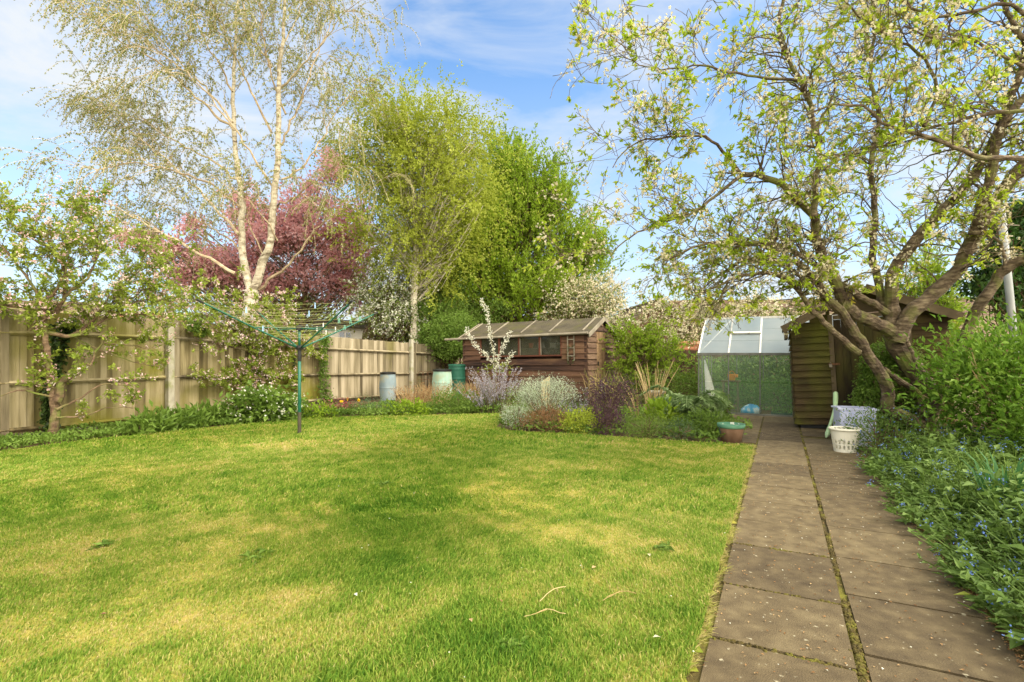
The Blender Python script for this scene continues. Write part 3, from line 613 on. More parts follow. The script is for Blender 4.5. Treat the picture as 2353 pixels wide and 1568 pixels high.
# compost bag, stool with orange toy, trays, white parasol
q = G(1722, 945); q = ghp(1.05, .28); m = MB(); pr = [(.001, 0), (.15, .01), (.2, .06), (.19, .13), (.12, .2), (.04, .23), (.001, .235)]; m.lathe((0, 0, 0), pr, 20); v = m.v[-1]; v[:, 0] *= 1.1; v[:, 1] *= .7; v += rng.normal(0, .006, v.shape)
bgo = tag(m.build('compost_bag', mat('blue_plastic_bag', [(18, 130, 190), (60, 160, 200), (214, 226, 220)], (9, 9, 6), var=.1, rough=.35, amp=1.5), None, True, at=tuple(q)), 'slumped blue and white plastic compost bag on the greenhouse floor', 'bag')
q = ghp(.62, .55); t = thing('stool', 'dark wooden stool inside the greenhouse carrying the orange bucket', 'stool', q, rz2)
m = MB(); m.box((0, 0, .72), (.4, .3, .03)); m.build('seat', M_gb, t, rel=False)
for x in (-.15, .15):
    for y in (-.1, .1): m = MB(); m.box((x, y, .352), (.035, .035, .705)); m.build('leg', M_gb, t, rel=False)
q = ghp(.64, .55, .736); m = MB(); m.lathe((0, 0, 0), [(.001, 0), (.075, 0), (.09, .13), (.095, .14), (.085, .14), (.068, .01)], 16); m.tube(spline([Vector((-.09, 0, .13)), Vector((0, -.0, .21)), Vector((.09, 0, .13))], .03), .006, 5); m.box((.1, 0, .1), (.07, .05, .07))
tag(m.build('bucket', mat('orange_plastic', [(230, 130, 10), (244, 160, 30)], rough=.4), None, True, at=tuple(q)), 'bright orange toy bucket on the stool in the greenhouse', 'bucket')
q = ghp(.22, .3); t = thing('folded_parasol', 'white folded parasol leaning inside the left end of the greenhouse', 'parasol', q)
m = MB(); m.tube([q, q+Vector((-.1, .1, 1.25))], .012, 8); m.build('pole', M_trim, t)
m = MB(); m.tube([q+Vector((0, 0, .25)), q+Vector((-.01, .0, .45)), q+Vector((-.05, .04, .8)), q+Vector((-.1, .1, 1.2))], [.03, .11, .07, .015], 10); m.build('canopy', M_wht, t, True)
for i, (x, y, lb) in enumerate(((1.72, .35, 'dark green seed tray on the greenhouse floor by the mossy shed'), (1.5, .75, 'brown seed tray on the greenhouse floor behind the other'))):
    q = ghp(x, y); t = thing('seed_tray', lb, 'tray', q, rz2, 'seed trays on the greenhouse floor'); m = MB()
    for a in (((0, 0, .01), (.55, .34, .02)), ((-.265, 0, .05), (.02, .34, .06)), ((.265, 0, .05), (.02, .34, .06)), ((0, -.16, .05), (.51, .02, .06)), ((0, .16, .05), (.51, .02, .06))): m.box(*a)
    m.build('tray', mat('tray_'+'ab'[i], [(36, 62, 52), (48, 78, 66)] if i == 0 else [(92, 62, 42), (110, 76, 54)]), t, rel=False)
    m = MB(); n = 120; m.leaves(np.stack([rng.uniform(-.24, .24, n), rng.uniform(-.14, .14, n), rng.uniform(.04, .14, n)], 1), rng.normal(size=(n, 3))+[0, 0, 1], .05, .5); m.build('seedlings', M_g1, t, rel=False)

# ------------------------------------------------------------------ barrels and bins
def barrel(name, label, cat, c, r, h, m, ribs=(), lid=None, belly=.06, taper=0.):
    t = thing(name, label, cat, c); mb = MB(); pr = [(.001, 0)]
    for k in range(41):
        z = k/40; rr = r*(1-belly+belly*math.sin(math.pi*z))*(1-taper*z)
        for rb in ribs:
            if abs(z-rb) < .02: rr += .012
        pr.append((rr, z*h))
    pr += [(pr[-1][0]*.86, h+.03), (.001, h+.035)]; mb.lathe(tuple(c), pr, 32); mb.build('body', m, t, True)
    if lid:
        l = MB(); rr = r*(1-belly)*(1-taper); l.lathe((c[0], c[1], c[2]+h), [(rr*.98, -.0), (rr*1.06, -.015), (rr*1.06, .035), (rr*.9, .045), (rr*.88, .03), (.001, .03)], 32); l.build('lid', lid, t)
    return t
M_bl1 = mat('grey_blue_plastic', [(104, 120, 124), (128, 142, 142), (150, 160, 156)], (3, 3, 1.5), rough=.5, var=.1, over=((140, 140, 120), 5, .62, .1))
M_bl2 = mat('mint_plastic', [(126, 158, 136), (152, 180, 158), (178, 196, 172)], (3, 3, 1.5), rough=.45, var=.1, over=((150, 160, 130), 5, .62, .1))
M_bl3 = mat('dark_green_plastic', [(28, 74, 56), (42, 98, 76), (64, 120, 96)], (3, 3, 1.5), rough=.5, var=.1)
barrel('water_barrel', 'grey blue plastic barrel with black lid standing against the fence', 'barrel', (-3.47, 14.6, 0), .235, .78, M_bl1, (.5,), M_black, .14)
barrel('water_barrel', 'pale mint green plastic barrel with black lid near the shed', 'barrel', (-1.95, 14.6, 0), .28, .86, M_bl2, (.28, .62), M_black, .12)
barrel('compost_bin', 'dark green ribbed compost bin between the fence and brown shed', 'compost bin', (-1.63, 15.45, 0), .27, .98, M_bl3, (.3, .6, .62, .9), M_bl3, .03, .08)
# rusty hoop edging
t = thing('hoop_edging', 'rusty wire edging of interlaced hoops standing against the fence behind the barrels', 'garden edging', P(1000, 900, 15.6))
a = P(958, 850, 15.9); b = P(1045, 850, 15.7); a.z = b.z = 0
wz = .55
for k in range(8):
    f = k/8; p0 = a.lerp(b, f); p1 = a.lerp(b, f+.2); pts = [p0, p0+Vector((0, 0, wz))]
    for j in range(1, 9): an = math.pi*j/9; pts.append(p0.lerp(p1, .5-.5*math.cos(an))+Vector((0, 0, wz+.16*math.sin(an)*1.6)))
    pts += [p1+Vector((0, 0, wz)), p1]; m = MB(); m.tube(pts, .006, 5, cap=False); m.build('hoop', M_rust, t)
for z in (.35, .56): m = MB(); m.tube([a+Vector((0, 0, z)), b.lerp(a, -.2)+Vector((0, 0, z))], .006, 5); m.build('crosswire', M_rust, t)

# ------------------------------------------------------------------ pot, basket, box, green tube
c = G(1680, 1017); t = thing('plant_pot', 'terracotta coloured pot with a flaking green rim at the lawn corner', 'pot', c)
m = MB(); m.lathe(tuple(c), [(.001, 0), (.14, 0), (.182, .235)], 28); m.build('pot_body', mat('pot_brown', [(84, 64, 48), (112, 84, 62), (136, 106, 82)], (6, 6, 3), bump=.4, over=((70, 100, 74), 7, .66, .04)), t, True)
m = MB(); m.lathe(tuple(c), [(.184, .225), (.188, .225), (.197, .245), (.2, .285), (.185, .285), (.178, .25), (.001, .25)], 28); m.build('rim', mat('pot_green', [(62, 108, 84), (84, 128, 100), (120, 150, 120)], (6, 6, 9), over=((200, 196, 178), 12, .66, .04)), t, True)
c = G(1952, 1046); c = Vector((c.x+.02, c.y+.12, 0)); t = thing('laundry_basket', 'cream plastic laundry basket with slotted sides at the path edge', 'basket', c)
m = MB(); n = 36
levels = [(0, .12), (.05, .126), (.07, .128), (.12, .136), (.14, .138), (.19, .147), (.21, .15), (.325, .165)]
for i in range(len(levels)-1):
    z0, r0 = levels[i]; z1, r1 = levels[i+1]; slot = i in (2, 4)
    for k in range(n):
        if slot and k % 2: continue
        a0, a1 = 2*math.pi*k/n, 2*math.pi*(k+1)/n
        if slot: a0 += .01
        def pt(r, a, z): return (c.x+r*math.cos(a)*1.1, c.y+r*math.sin(a), z)
        m.poly8([pt(r0, a0, z0), pt(r0, a1, z0), pt(r0-.006, a1, z0), pt(r0-.006, a0, z0), pt(r1, a0, z1), pt(r1, a1, z1), pt(r1-.006, a1, z1), pt(r1-.006, a0, z1)], var=.5)
m.lathe((0, 0, 0), [(.001, .004), (.12, .004)], 36); m.v[-1] = m.v[-1]*np.array((1.1, 1, 1))+np.array((c.x, c.y, 0))
M_cream = mat('cream_plastic', [(206, 200, 176), (224, 218, 196), (234, 230, 210)], (3, 3, 3), rough=.4); m.build('body', M_cream, t)
m = MB(); pts = [(c.x+.172*math.cos(a)*1.1, c.y+.172*math.sin(a), .33) for a in np.linspace(0, 2*math.pi, 37)]; m.tube(pts, .016, 8); m.build('rim', M_cream, t, True)
# lilac box
c = Vector((4.98, 7.6, 0)); t = thing('storage_box', 'pale lilac open plastic box standing behind the laundry basket', 'box', c, rz2+.15)
Mx = mat('lilac_plastic', [(176, 180, 206), (200, 202, 222), (214, 214, 228)], (3, 3, 3), rough=.4); m = MB()
bw, bd, bh = .44, .36, .54
for x, y, w1, d1 in ((0, -bd/2, bw, .012), (0, bd/2, bw, .012), (-bw/2, 0, .012, bd-.03), (bw/2, 0, .012, bd-.03)): m.box((x, y, bh/2), (w1, d1, bh))
m.box((0, 0, .01), (bw-.03, bd-.03, .012)); m.build('body', Mx, t, rel=False)
m = MB()
for x, y, w1, d1 in ((0, -bd/2, bw+.06, .04), (0, bd/2, bw+.06, .04), (-bw/2, 0, .04, bd-.05), (bw/2, 0, .04, bd-.05)): m.box((x, y, bh+.012), (w1, d1, .022))
m.build('rim', Mx, t, rel=False); m = MB()
for x in (-.13, 0, .13): m.box((x, -bd/2-.012, bh/2), (.02, .012, bh-.1))
m.build('rib', Mx, t, rel=False)
pts = [P(1898, 1006, 8.05), P(1901, 998, 8.08), P(1910, 970, 8.15), P(1916, 950, 8.2), P(1919, 940, 8.2), P(1920, 920, 8.25), P(1920, 903, 8.3), P(1920, 900, 8.3)]; pts[0].z = max(pts[0].z, .035)
m = MB(); m.tube(spline(pts, .05), np.interp(np.linspace(0, 1, len(spline(pts, .05))), [0, .05, .12, .3, .55, .66, .8, .95, 1], [.012, .034, .036, .024, .024, .03, .037, .033, .012]), 14)
tag(m.build('plastic_bat', mat('pale_green_plastic', [(160, 190, 136), (186, 210, 160), (204, 222, 182)], (2, 2, 2), rough=.35), None, True, origin=tuple(pts[0])), 'pale green bent plastic bat leaning beside the mossy shed', 'bat')
# ------------------------------------------------------------------ houses beyond the garden
M_tile = mat('roof_tile', [(84, 66, 50), (112, 90, 70), (138, 116, 92)], (3, 3, 6), var=.35, bump=.5, over=((128, 130, 64), 2.5, .6, .12))
M_brick = mat('brick', [(98, 66, 50), (122, 88, 68), (146, 112, 90)], (5, 5, 14), var=.3, bump=.4)
M_rend = mat('cream_render', [(220, 212, 190), (234, 228, 208)], (2, 2, 2), var=.2)
M_win = mat('dark_window', [(40, 50, 54), (70, 84, 88)], (2, 2, 2), rough=.1, spec=.8)
def tiles(mb, q, rows, th=.03):
    a, b, c, d = [Vector(p) for p in q]
    for k in range(rows):
        f0, f1 = k/rows, (k+1)/rows+.25/rows
        p0, p1, p2, p3 = a.lerp(d, f0), b.lerp(c, f0), b.lerp(c, min(1, f1)), a.lerp(d, min(1, f1)); n = (p1-p0).cross(p3-p0).normalized(); e = n*.022
        mb.slab([p0+e, p1+e, p2, p3], th, var=random.random())
def house(name, label, c, rz, w, d, eave, ridge, wallm, tilem, gable_front=False, wins=(), chim=None, rows=14, o=.35):
    t = thing(name, label, 'house', c, rz); m = MB(); m.box((0, 0, eave/2), (w, d, eave))
    if gable_front:
        for y in (-d/2+.05, d/2-.05): m.poly8([(-w/2, y-.05, eave), (w/2, y-.05, eave), (w/2, y+.05, eave), (-w/2, y+.05, eave), (-.02, y-.05, ridge-.05), (.02, y-.05, ridge-.05), (.02, y+.05, ridge-.05), (-.02, y+.05, ridge-.05)])
    else:
        for x in (-w/2+.05, w/2-.05): m.poly8([(x-.05, -d/2, eave), (x+.05, -d/2, eave), (x+.05, d/2, eave), (x-.05, d/2, eave), (x-.05, -.02, ridge-.05), (x+.05, -.02, ridge-.05), (x+.05, .02, ridge-.05), (x-.05, .02, ridge-.05)])
    m.build('wall', wallm, t, rel=False); m = MB(); ez = eave-.05
    if gable_front:
        tiles(m, [(-w/2-o, d/2+o, ez), (-w/2-o, -d/2-o, ez), (0, -d/2-o, ridge), (0, d/2+o, ridge)], rows); tiles(m, [(w/2+o, -d/2-o, ez), (w/2+o, d/2+o, ez), (0, d/2+o, ridge), (0, -d/2-o, ridge)], rows)
        m.tube([(0, -d/2-o, ridge), (0, d/2+o, ridge)], .1, 8)
    else:
        tiles(m, [(-w/2-o, -d/2-o, ez), (w/2+o, -d/2-o, ez), (w/2+o, 0, ridge), (-w/2-o, 0, ridge)], rows); tiles(m, [(w/2+o, d/2+o, ez), (-w/2-o, d/2+o, ez), (-w/2-o, 0, ridge), (w/2+o, 0, ridge)], rows)
        m.tube([(-w/2-o, 0, ridge), (w/2+o, 0, ridge)], .1, 8)
    rf = m.build('roof', tilem, t, rel=False)
    if gable_front:
        for s in (-1, 1): m = MB(); m.bar((s*(w/2+o), -d/2-o-.02, ez-.08), (0, -d/2-o-.02-.01*s, ridge-.05), .04, .2); m.build('bargeboard', M_gb, rf, rel=False)
    if chim: m = MB(); m.box((chim, .3, ridge+.4), (.6, .6, 1.4)); m.lathe((chim, .3, ridge+1.1), [(.12, 0), (.1, .3), (.08, .3)], 10); m.build('chimney', M_brick, rf, rel=False)
    for x, z, ww, hh in wins:
        f = MB(); f.box((x, -d/2-.02, z), (ww, .06, hh)); fo = f.build('window', M_wht, t, rel=False); p = MB(); p.box((x-ww/4+.01, -d/2-.055, z), (ww/2-.08, .01, hh-.12)); p.box((x+ww/4-.01, -d/2-.055, z), (ww/2-.08, .01, hh-.12)); p.build('pane', M_win, fo, rel=False)
    return t
house('bungalow', 'long low bungalow with brown tiled roof behind the greenhouse', (14.5, 24, 0), -.10, 13.5, 8, 2.0, 3.75, M_brick, M_tile, rows=20)
house('brick_house', 'small gabled brown roof showing between the brown shed and greenhouse', (6.15, 25.5, 0), .05, 2.9, 6, 2.3, 3.62, M_brick, M_tile, True, rows=9)
house('outbuilding', 'low outbuilding with orange clay roof left of the greenhouse', (6.1, 17.4, 0), -.3, 1.2, 1.0, 1.15, 1.65, M_brick, mat('clay_tile', [(146, 92, 62), (166, 112, 80), (184, 134, 100)], (3, 3, 3), var=.4), rows=6, o=.06)
house('cream_house', 'low cream rendered building just over the fence beside the white blossom', P(830, 812, 21.5)*1.0-Vector((0, 0, H)), .35, 3.0, 3, 2.35, 2.6, M_rend, M_felt, wins=((-.7, 2.05, .5, .3), (.5, 2.05, .5, .3)), rows=5)
house('terraced_house', 'distant house with orange tiled roof glimpsed over the left fence', P(250, 812, 34)-Vector((0, 0, H)), .5, 8, 6, 2.7, 4.0, M_brick, mat('clay_tile', []), rows=10)
house('slate_house', 'distant grey brown roof behind the birch at the far left', P(20, 812, 30)-Vector((0, 0, H)), .3, 9, 6, 2.6, 4.3, M_rend, M_tile, rows=10)
# dark boards closing the far end of the garden
t = thing('back_fence', 'dark brown back fence between the brown shed and greenhouse', 'fence', (2.6, 17.6, 0)); a = Vector((-.9, 18.9, 0)); b = Vector((7.2, 15.6, 0)); d = (b-a).normalized(); nn = Vector((d.y, -d.x, 0)); m = MB()
k = int((b-a).length/.12)
for j in range(k): m.box(a+d*(j+.5)*.12+Vector((0, 0, .74+random.uniform(-.01, .01))), (.125, .02, 1.42), Matrix((d, -nn, Vector((0, 0, 1)))).transposed() @ Matrix.Rotation(.12, 3, 'Z'))
M_dk = mat('dark_fence', [(52, 40, 28), (80, 62, 42), (108, 86, 60)], (8, 8, 1), var=.4); m.build('boards', M_dk, t)
for f in np.linspace(0.02, .98, 5): m = MB(); m.box(a.lerp(b, f)+nn*.07+Vector((0, 0, .75)), (.09, .09, 1.5)); m.build('post', M_dk, t)
m = MB(); m.bar(a+nn*.04+Vector((0, 0, .4)), b+nn*.04+Vector((0, 0, .4)), .05, .07); m.bar(a+nn*.04+Vector((0, 0, 1.1)), b+nn*.04+Vector((0, 0, 1.1)), .05, .07); m.build('rail', M_dk, t)

# ------------------------------------------------------------------ leaf materials
L_birch = leafm('birch_leaf', [(112, 120, 54), (144, 148, 80), (180, 178, 116)], .4)
L_yel = leafm('yellow_green_leaf', [(122, 134, 32), (158, 168, 54), (190, 194, 94)], .45)
L_brt = leafm('bright_green_leaf', [(98, 124, 22), (134, 160, 38), (166, 186, 66)], .45)
L_mid = leafm('mid_green_leaf', [(76, 102, 32), (106, 132, 48), (138, 162, 74)], .4)
L_dark = leafm('dark_green_leaf', [(34, 60, 18), (54, 84, 28), (84, 112, 44)], .2, .4)
L_pink = leafm('pink_blossom', [(184, 126, 124), (210, 160, 156), (230, 194, 188)], .55)
L_haw = leafm('hawthorn_leaf', [(92, 114, 44), (124, 144, 64), (160, 172, 94)], .35)
L_white = leafm('white_blossom', [(206, 204, 176), (232, 230, 208), (244, 242, 226)], .35, .7)
L_cream = leafm('cream_blossom', [(206, 192, 150), (226, 214, 178), (240, 232, 204)], .4, .7)
L_apl = leafm('apple_leaf', [(110, 130, 40), (146, 160, 58), (178, 188, 90)], .45)
L_apb = leafm('apple_blossom', [(226, 168, 168), (242, 216, 206), (248, 238, 228)], .4, .7)
L_plum = leafm('plum_leaf', [(118, 146, 16), (158, 180, 34), (192, 206, 76), (204, 176, 70)], .5)
L_ivy = leafm('ivy_leaf', [])
L_sil = leafm('silver_leaf', [(146, 158, 128), (178, 188, 156), (206, 212, 182)], .2, .8)
L_pur = leafm('purple_leaf', [(58, 38, 44), (88, 62, 68), (120, 92, 92)], .15, .6)
L_brn = leafm('dry_heather', [(120, 88, 56), (152, 114, 76), (180, 140, 98)], .2, .9)
L_lav = leafm('lavender_flower', [(136, 132, 138), (168, 162, 168), (198, 192, 192)], .2, .8)
L_ros = leafm('rosemary_leaf', [(62, 86, 50), (88, 108, 70), (118, 132, 92)], .2, .7)
L_lime = leafm('lime_leaf', [(140, 156, 40), (172, 184, 62), (202, 206, 96)], .4)
L_blue = leafm('blue_flower', [(84, 112, 180), (112, 142, 204), (150, 174, 222)], .2, .7)
L_red = leafm('red_leaf', [(120, 62, 60), (148, 86, 80), (172, 116, 104)], .3, .7)
L_card = leafm('cardoon_leaf', [(86, 112, 58), (118, 140, 82), (164, 178, 124)], .25, .6)
L_dry = mat('dry_stalk', [(150, 124, 76), (186, 160, 108), (210, 188, 138)], (6, 6, 6), var=.5)
L_yelf = leafm('yellow_flower', [(222, 170, 20), (240, 200, 40)], .3)

# ------------------------------------------------------------------ background trees
def crown_tree(name, label, cat, d, trunk, r0, blobs, K, M, leaf, size, barkm, spread=.45, wr=.6, blossom=None, group=None, br=1., droop=0., sprays=0, twig=True, up=.4, base_z=0., vert=0.):
    """trunk: survey points; blobs: (px, py, rx, ry, depth offset, depth radius, weight)"""
    b = P(trunk[0][0], trunk[0][1], d); base = Vector((b.x, b.y, base_z)); t = thing(name, label, cat, base, group=group)
    T = Tree(); pts = [base+Vector((0, 0, .0))]+[P(x, y, d+(dd[0] if dd else 0)) for x, y, *dd in trunk]
    tp, trr = T.limb(pts, r0, r0*.25, .4, .02, 8)
    ws = np.array([q[6] for q in blobs], float); ws /= ws.sum(); pos = []; dr = []; vr = []; bs = []
    for k in range(K):
        q = blobs[int(rng.choice(len(blobs), p=ws))]; u = rv(1).normalized(); rr = random.random()**.42*random.uniform(.8, 1.1)
        dc = d+q[4]; c = P(q[0]+u.x*q[2]*rr, q[1]-u.z*q[3]*rr, dc+u.y*q[5]*rr)
        # attach to the trunk below the clump
        cz = c.z-.55*math.hypot(c.x-base.x, c.y-base.y); i = min(range(len(tp)), key=lambda j: abs(tp[j].z-max(base.z+.8, cz-.5))); s = tp[i]
        mid = s.lerp(c, .5)+Vector((0, 0, -.06*(c-s).length))+rv(.06*(c-s).length+.05)
        T.bark.tube(spline([s, mid, c], .8, .02), .55*br*(.012+.010*random.random()+.004*(c-s).length/2), 4, cap=False)
        cl = spread*random.uniform(.6, 1.3); v0 = random.random()
        if sprays:
            for j in range(sprays):
                p0 = c+rv(cl*.6); dd = (u+rv(.5)+Vector((0, 0, vert))).normalized(); pts = [p0]
                for s_ in range(6): dd = (dd+Vector((0, 0, -droop))+rv(.12)).normalized(); pts.append(pts[-1]+dd*cl*.34)
                if twig: T.bark.tube(pts, .005, 3, cap=False)
                n = M//sprays; f = rng.random(n)*5.99; A = np.array([tuple(x) for x in pts]); i0 = f.astype(int); qq = A[i0]+(A[i0+1]-A[i0])*(f-i0)[:, None]
                pos.append(qq+rng.normal(0, cl*.07, qq.shape)); e = (A[i0+1]-A[i0]); e /= np.linalg.norm(e, axis=1, keepdims=True); dr.append(e+rng.normal(0, .6, qq.shape)); vr.append(np.clip(v0*.7+rng.random(n)*.35, 0, 1))
        else:
            qq = rng.normal(0, cl*.5, (M, 3))*[1, 1, .7]+np.array(tuple(c)); pos.append(qq); dr.append(rng.normal(0, .6, qq.shape)+np.array(tuple(u))*.4+[0, 0, vert-droop]); vr.append(np.clip(v0*.55+rng.random(M)*.45, 0, 1))
        bs.append((c, u))
    T.bark.build('trunk', barkm, t); pos = np.concatenate(pos); dr = np.concatenate(dr); vr = np.concatenate(vr)
    if blossom:
        bm_, frac, bsz = blossom; sel = rng.random(len(pos)) < frac; mb = MB(); mb.leaves(pos[sel]+rng.normal(0, .02, (sel.sum(), 3))+[0, 0, .03], dr[sel], bsz, .9, vr[sel], 0., simple=True); mb.build('blossom', bm_, t)
        pos, dr, vr = pos[~sel], dr[~sel], vr[~sel]
    mb = MB(); mb.leaves(pos, dr, size, wr, vr, up, simple=True); mb.build('crown', leaf, t); return t

crown_tree('cherry_tree', 'pink flowering cherry tree behind the birch over the fence', 'tree', 22, [(690, 780), (700, 720), (700, 640), (690, 560)], .2,
    [(800, 560, 62, 110, 0, 2, 2.2), (700, 520, 75, 110, 0, 2, 2), (600, 540, 80, 70, 0, 2, 1.7), (480, 600, 80, 45, 0, 2, 1.2), (370, 570, 60, 32, 0, 1.2, .7), (290, 545, 45, 22, 0, 1, .4), (760, 390, 40, 50, 0, 1, .5), (660, 650, 150, 50, 0, 2, 1.8), (560, 470, 40, 50, 0, 1, .4), (440, 520, 40, 30, 0, 1, .4), (560, 640, 100, 50, 0, 1.5, 1.2), (800, 660, 55, 60, 0, 1.5, 1), (450, 640, 70, 30, 0, 1, .6)], 640, 56, L_pink, .12, M_bark, spread=.5, wr=.8, up=.1, vert=.1)
crown_tree('hornbeam_tree', 'tall bright green tree with upright spires behind the brown shed', 'tree', 23, [(1150, 800), (1160, 700), (1180, 560), (1180, 450)], .25,
    [(1170, 400, 45, 70, 0, 1.5, 1.3), (1210, 480, 75, 80, 0, 2, 2.2), (1275, 470, 35, 70, 0, 1.2, 1), (1130, 560, 100, 120, -.5, 2.5, 3.4), (1290, 590, 80, 90, 0, 2, 2.4), (1060, 640, 90, 110, -1, 2, 2.4), (1210, 690, 130, 60, -1, 2, 2.6), (1340, 600, 38, 60, 0, 1, .7)], 820, 110, L_brt, .125, M_bark, spread=.5, sprays=4, vert=1.0, droop=-.12, up=.3)
crown_tree('young_birch', 'slim birch with pale straight trunk and yellow green crown by the fence', 'tree', 18.5, [(953, 790), (951, 700), (955, 600), (958, 520), (948, 430), (940, 330), (925, 250)], .17,
    [(900, 260, 62, 42, 0, 1.5, 1.5), (1000, 310, 95, 50, 0, 1.6, 2), (860, 360, 70, 60, 0, 1.5, 1.5), (1000, 480, 110, 60, -.3, 1.5, 1.6), (920, 540, 60, 50, -.3, 1, .6), (1010, 610, 60, 50, .6, 1, .8), (960, 400, 110, 85, 0, 1.8, 3), (1060, 430, 70, 90, 0, 1.5, 1.6), (880, 500, 70, 70, 0, 1.5, 1.1), (1010, 550, 90, 70, 1.2, 1.2, 1.3), (930, 620, 90, 70, 1.2, .8, .7), (1080, 340, 40, 35, 0, 1, .4)], 640, 120, L_yel, .085, M_birch, spread=.6, sprays=4, droop=.07, twig=False, up=.3)
crown_tree('hawthorn', 'white flowering hawthorn overhanging the fence beside the slim birch', 'tree', 18.8, [(830, 790), (850, 750), (880, 700), (895, 660)], .09,
    [(892, 715, 50, 42, 0, 1, 1.8), (850, 685, 34, 30, 0, .7, .8), (930, 740, 45, 40, 0, .8, 1.2), (900, 650, 55, 40, 0, .9, .9)], 190, 70, L_haw, .075, M_bark, spread=.32, blossom=(L_white, .38, .07), sprays=4, droop=.1)
crown_tree('privet_tree', 'dense glossy mid green shrub spilling over the fence corner', 'shrub', 18.9, [(1010, 800), (1012, 770), (1015, 740)], .07,
    [(1015, 775, 54, 46, -1.5, .6, 2.5), (1062, 768, 40, 48, -1.2, .7, 1.6), (1035, 800, 40, 18, -1.7, .4, .8), (975, 730, 40, 50, 0, .8, 1.2), (1030, 715, 50, 40, 0, .8, 1.2)], 230, 90, L_mid, .075, M_bark, spread=.32, up=.5)
crown_tree('dark_tree', 'dark green tree mass low behind the slim birch trunk', 'tree', 21, [(1040, 800), (1040, 700), (1035, 600)], .16,
    [(1020, 640, 70, 90, 0, 1.5, 2), (1080, 720, 90, 50, 0, 1.5, 1.6), (990, 560, 50, 60, 0, 1.2, .8), (960, 700, 70, 60, .5, 1.2, 1), (1000, 780, 90, 40, 0, 1, 1.2), (860, 770, 60, 40, 0, .8, .6)], 330, 80, L_mid, .10, M_bark, spread=.45)
crown_tree('blossom_tree', 'pale pinkish cream flowering tree rising above the shed roof', 'tree', 20.5, [(1330, 790), (1335, 740), (1340, 690)], .1,
    [(1345, 690, 52, 45, 0, 1.2, 2), (1385, 700, 35, 50, 0, 1, 1.2), (1290, 720, 40, 30, 0, 1, .8), (1400, 750, 30, 30, -1, .8, .5)], 190, 70, L_haw, .075, M_bark, spread=.34, blossom=(L_cream, .5, .075), sprays=4)
crown_tree('garden_shrub', 'fresh green rounded shrub with bare canes right of the brown shed', 'shrub', 14.2, [(1480, 930), (1482, 850), (1480, 800)], .05,
    [(1450, 790, 34, 34, 0, .5, 1.3), (1510, 800, 40, 38, 0, .5, 1.5), (1470, 840, 45, 40, 0, .5, 1.2), (1530, 850, 24, 34, 0, .4, .5)], 150, 70, L_brt, .065, M_bark, spread=.2, sprays=3, vert=.3, base_z=0)
crown_tree('plum_blossom_tree', 'cream flowering tree thicket in front of the bungalow roof', 'tree', 18.5, [(1570, 880), (1575, 800), (1590, 740)], .08,
    [(1560, 760, 60, 50, 0, 1, 1.6), (1500, 740, 40, 30, 0, .8, .7), (1640, 715, 60, 22, 0, 1, .8), (1740, 710, 60, 20, 0, 1, .7), (1580, 820, 30, 40, -1, .7, .6)], 170, 46, L_haw, .075, M_bark, spread=.34, blossom=(L_cream, .55, .08), sprays=3)
crown_tree('conifer', 'yellow green conifer behind the mossy shed under the plum branches', 'tree', 14.5, [(2130, 900), (2130, 780), (2130, 640)], .12,
    [(2130, 640, 28, 60, 0, .6, 1), (2140, 730, 50, 60, 0, .8, 2), (2090, 690, 26, 60, 0, .5, 1), (2190, 780, 40, 50, 0, .7, 1), (2170, 690, 22, 45, 0, .5, .6)], 200, 60, L_brt, .075, M_bark, spread=.22, sprays=3, vert=.8)
crown_tree('laurel', 'dark glossy evergreen laurel behind the grey pole at the right edge', 'tree', 9.6, [(2345, 900), (2340, 750), (2340, 620)], .09,
    [(2300, 560, 50, 70, 0, .7, 1.6), (2290, 640, 60, 50, 0, .6, 1.4), (2370, 560, 60, 90, 0, .7, 1.6), (2340, 490, 40, 30, 0, .6, .5), (2360, 700, 70, 60, 0, .6, 1.2)], 230, 34, L_dark, .11, M_bark, spread=.26, wr=.42, up=.7, droop=.3)
crown_tree('box_shrub', 'box like dark evergreen shrub growing beside the lilac box', 'shrub', 8.05, [(2030, 1000), (2030, 900), (2030, 850)], .04,
    [(2022, 870, 46, 80, 0, .3, 2), (2070, 860, 44, 80, .1, .3, 1.6), (2010, 925, 44, 50, -.1, .3, 1.4), (2090, 930, 44, 60, 0, .3, 1)], 1000, 44, L_mid, .042, M_bark, spread=.1, up=.5, base_z=0)
b_ = ghp(1.9, 3.5); c = Vector((b_.x, b_.y, .75)); hg = bushy('hedge', 'green hedge growing close behind the greenhouse', 'hedge', c, (2.4, .5, .75), 11000, .11, L_mid, clump=20, wr=.6, shell=.6); hg.rotation_euler = (0, 0, rz2)
# far hedgerow seen low between the trees
def stuff_row(name, label, pts, hgt, dep, n, size, m):
    t0 = MB(); A = [Vector(p) for p in pts]; f = rng.random(n)*(len(A)-1.001); i0 = f.astype(int); arr = np.array([tuple(a) for a in A]); q = arr[i0]+(arr[i0+1]-arr[i0])*(f-i0)[:, None]
    hh = hgt*(1+.25*np.sin(f*9)+.15*np.sin(f*23+1)); q[:, 2] = rng.random(n)**.6*hh; q[:, :2] += rng.normal(0, dep, (n, 2)); t0.leaves(q, rng.normal(size=(n, 3))+[0, 0, .5], size, .7, simple=True)
    return tag(t0.build(name, m), label, 'hedge', kind='stuff')
stuff_row('far_hedge', 'loose far off greenery closing the view low behind the fence', [(-34, 30, 0), (-20, 33, 0), (-8, 30, 0), (-2, 31, 0), (6, 33, 0), (22, 38, 0), (40, 36, 0)], 3.7, .7, 34000, .28, L_haw)

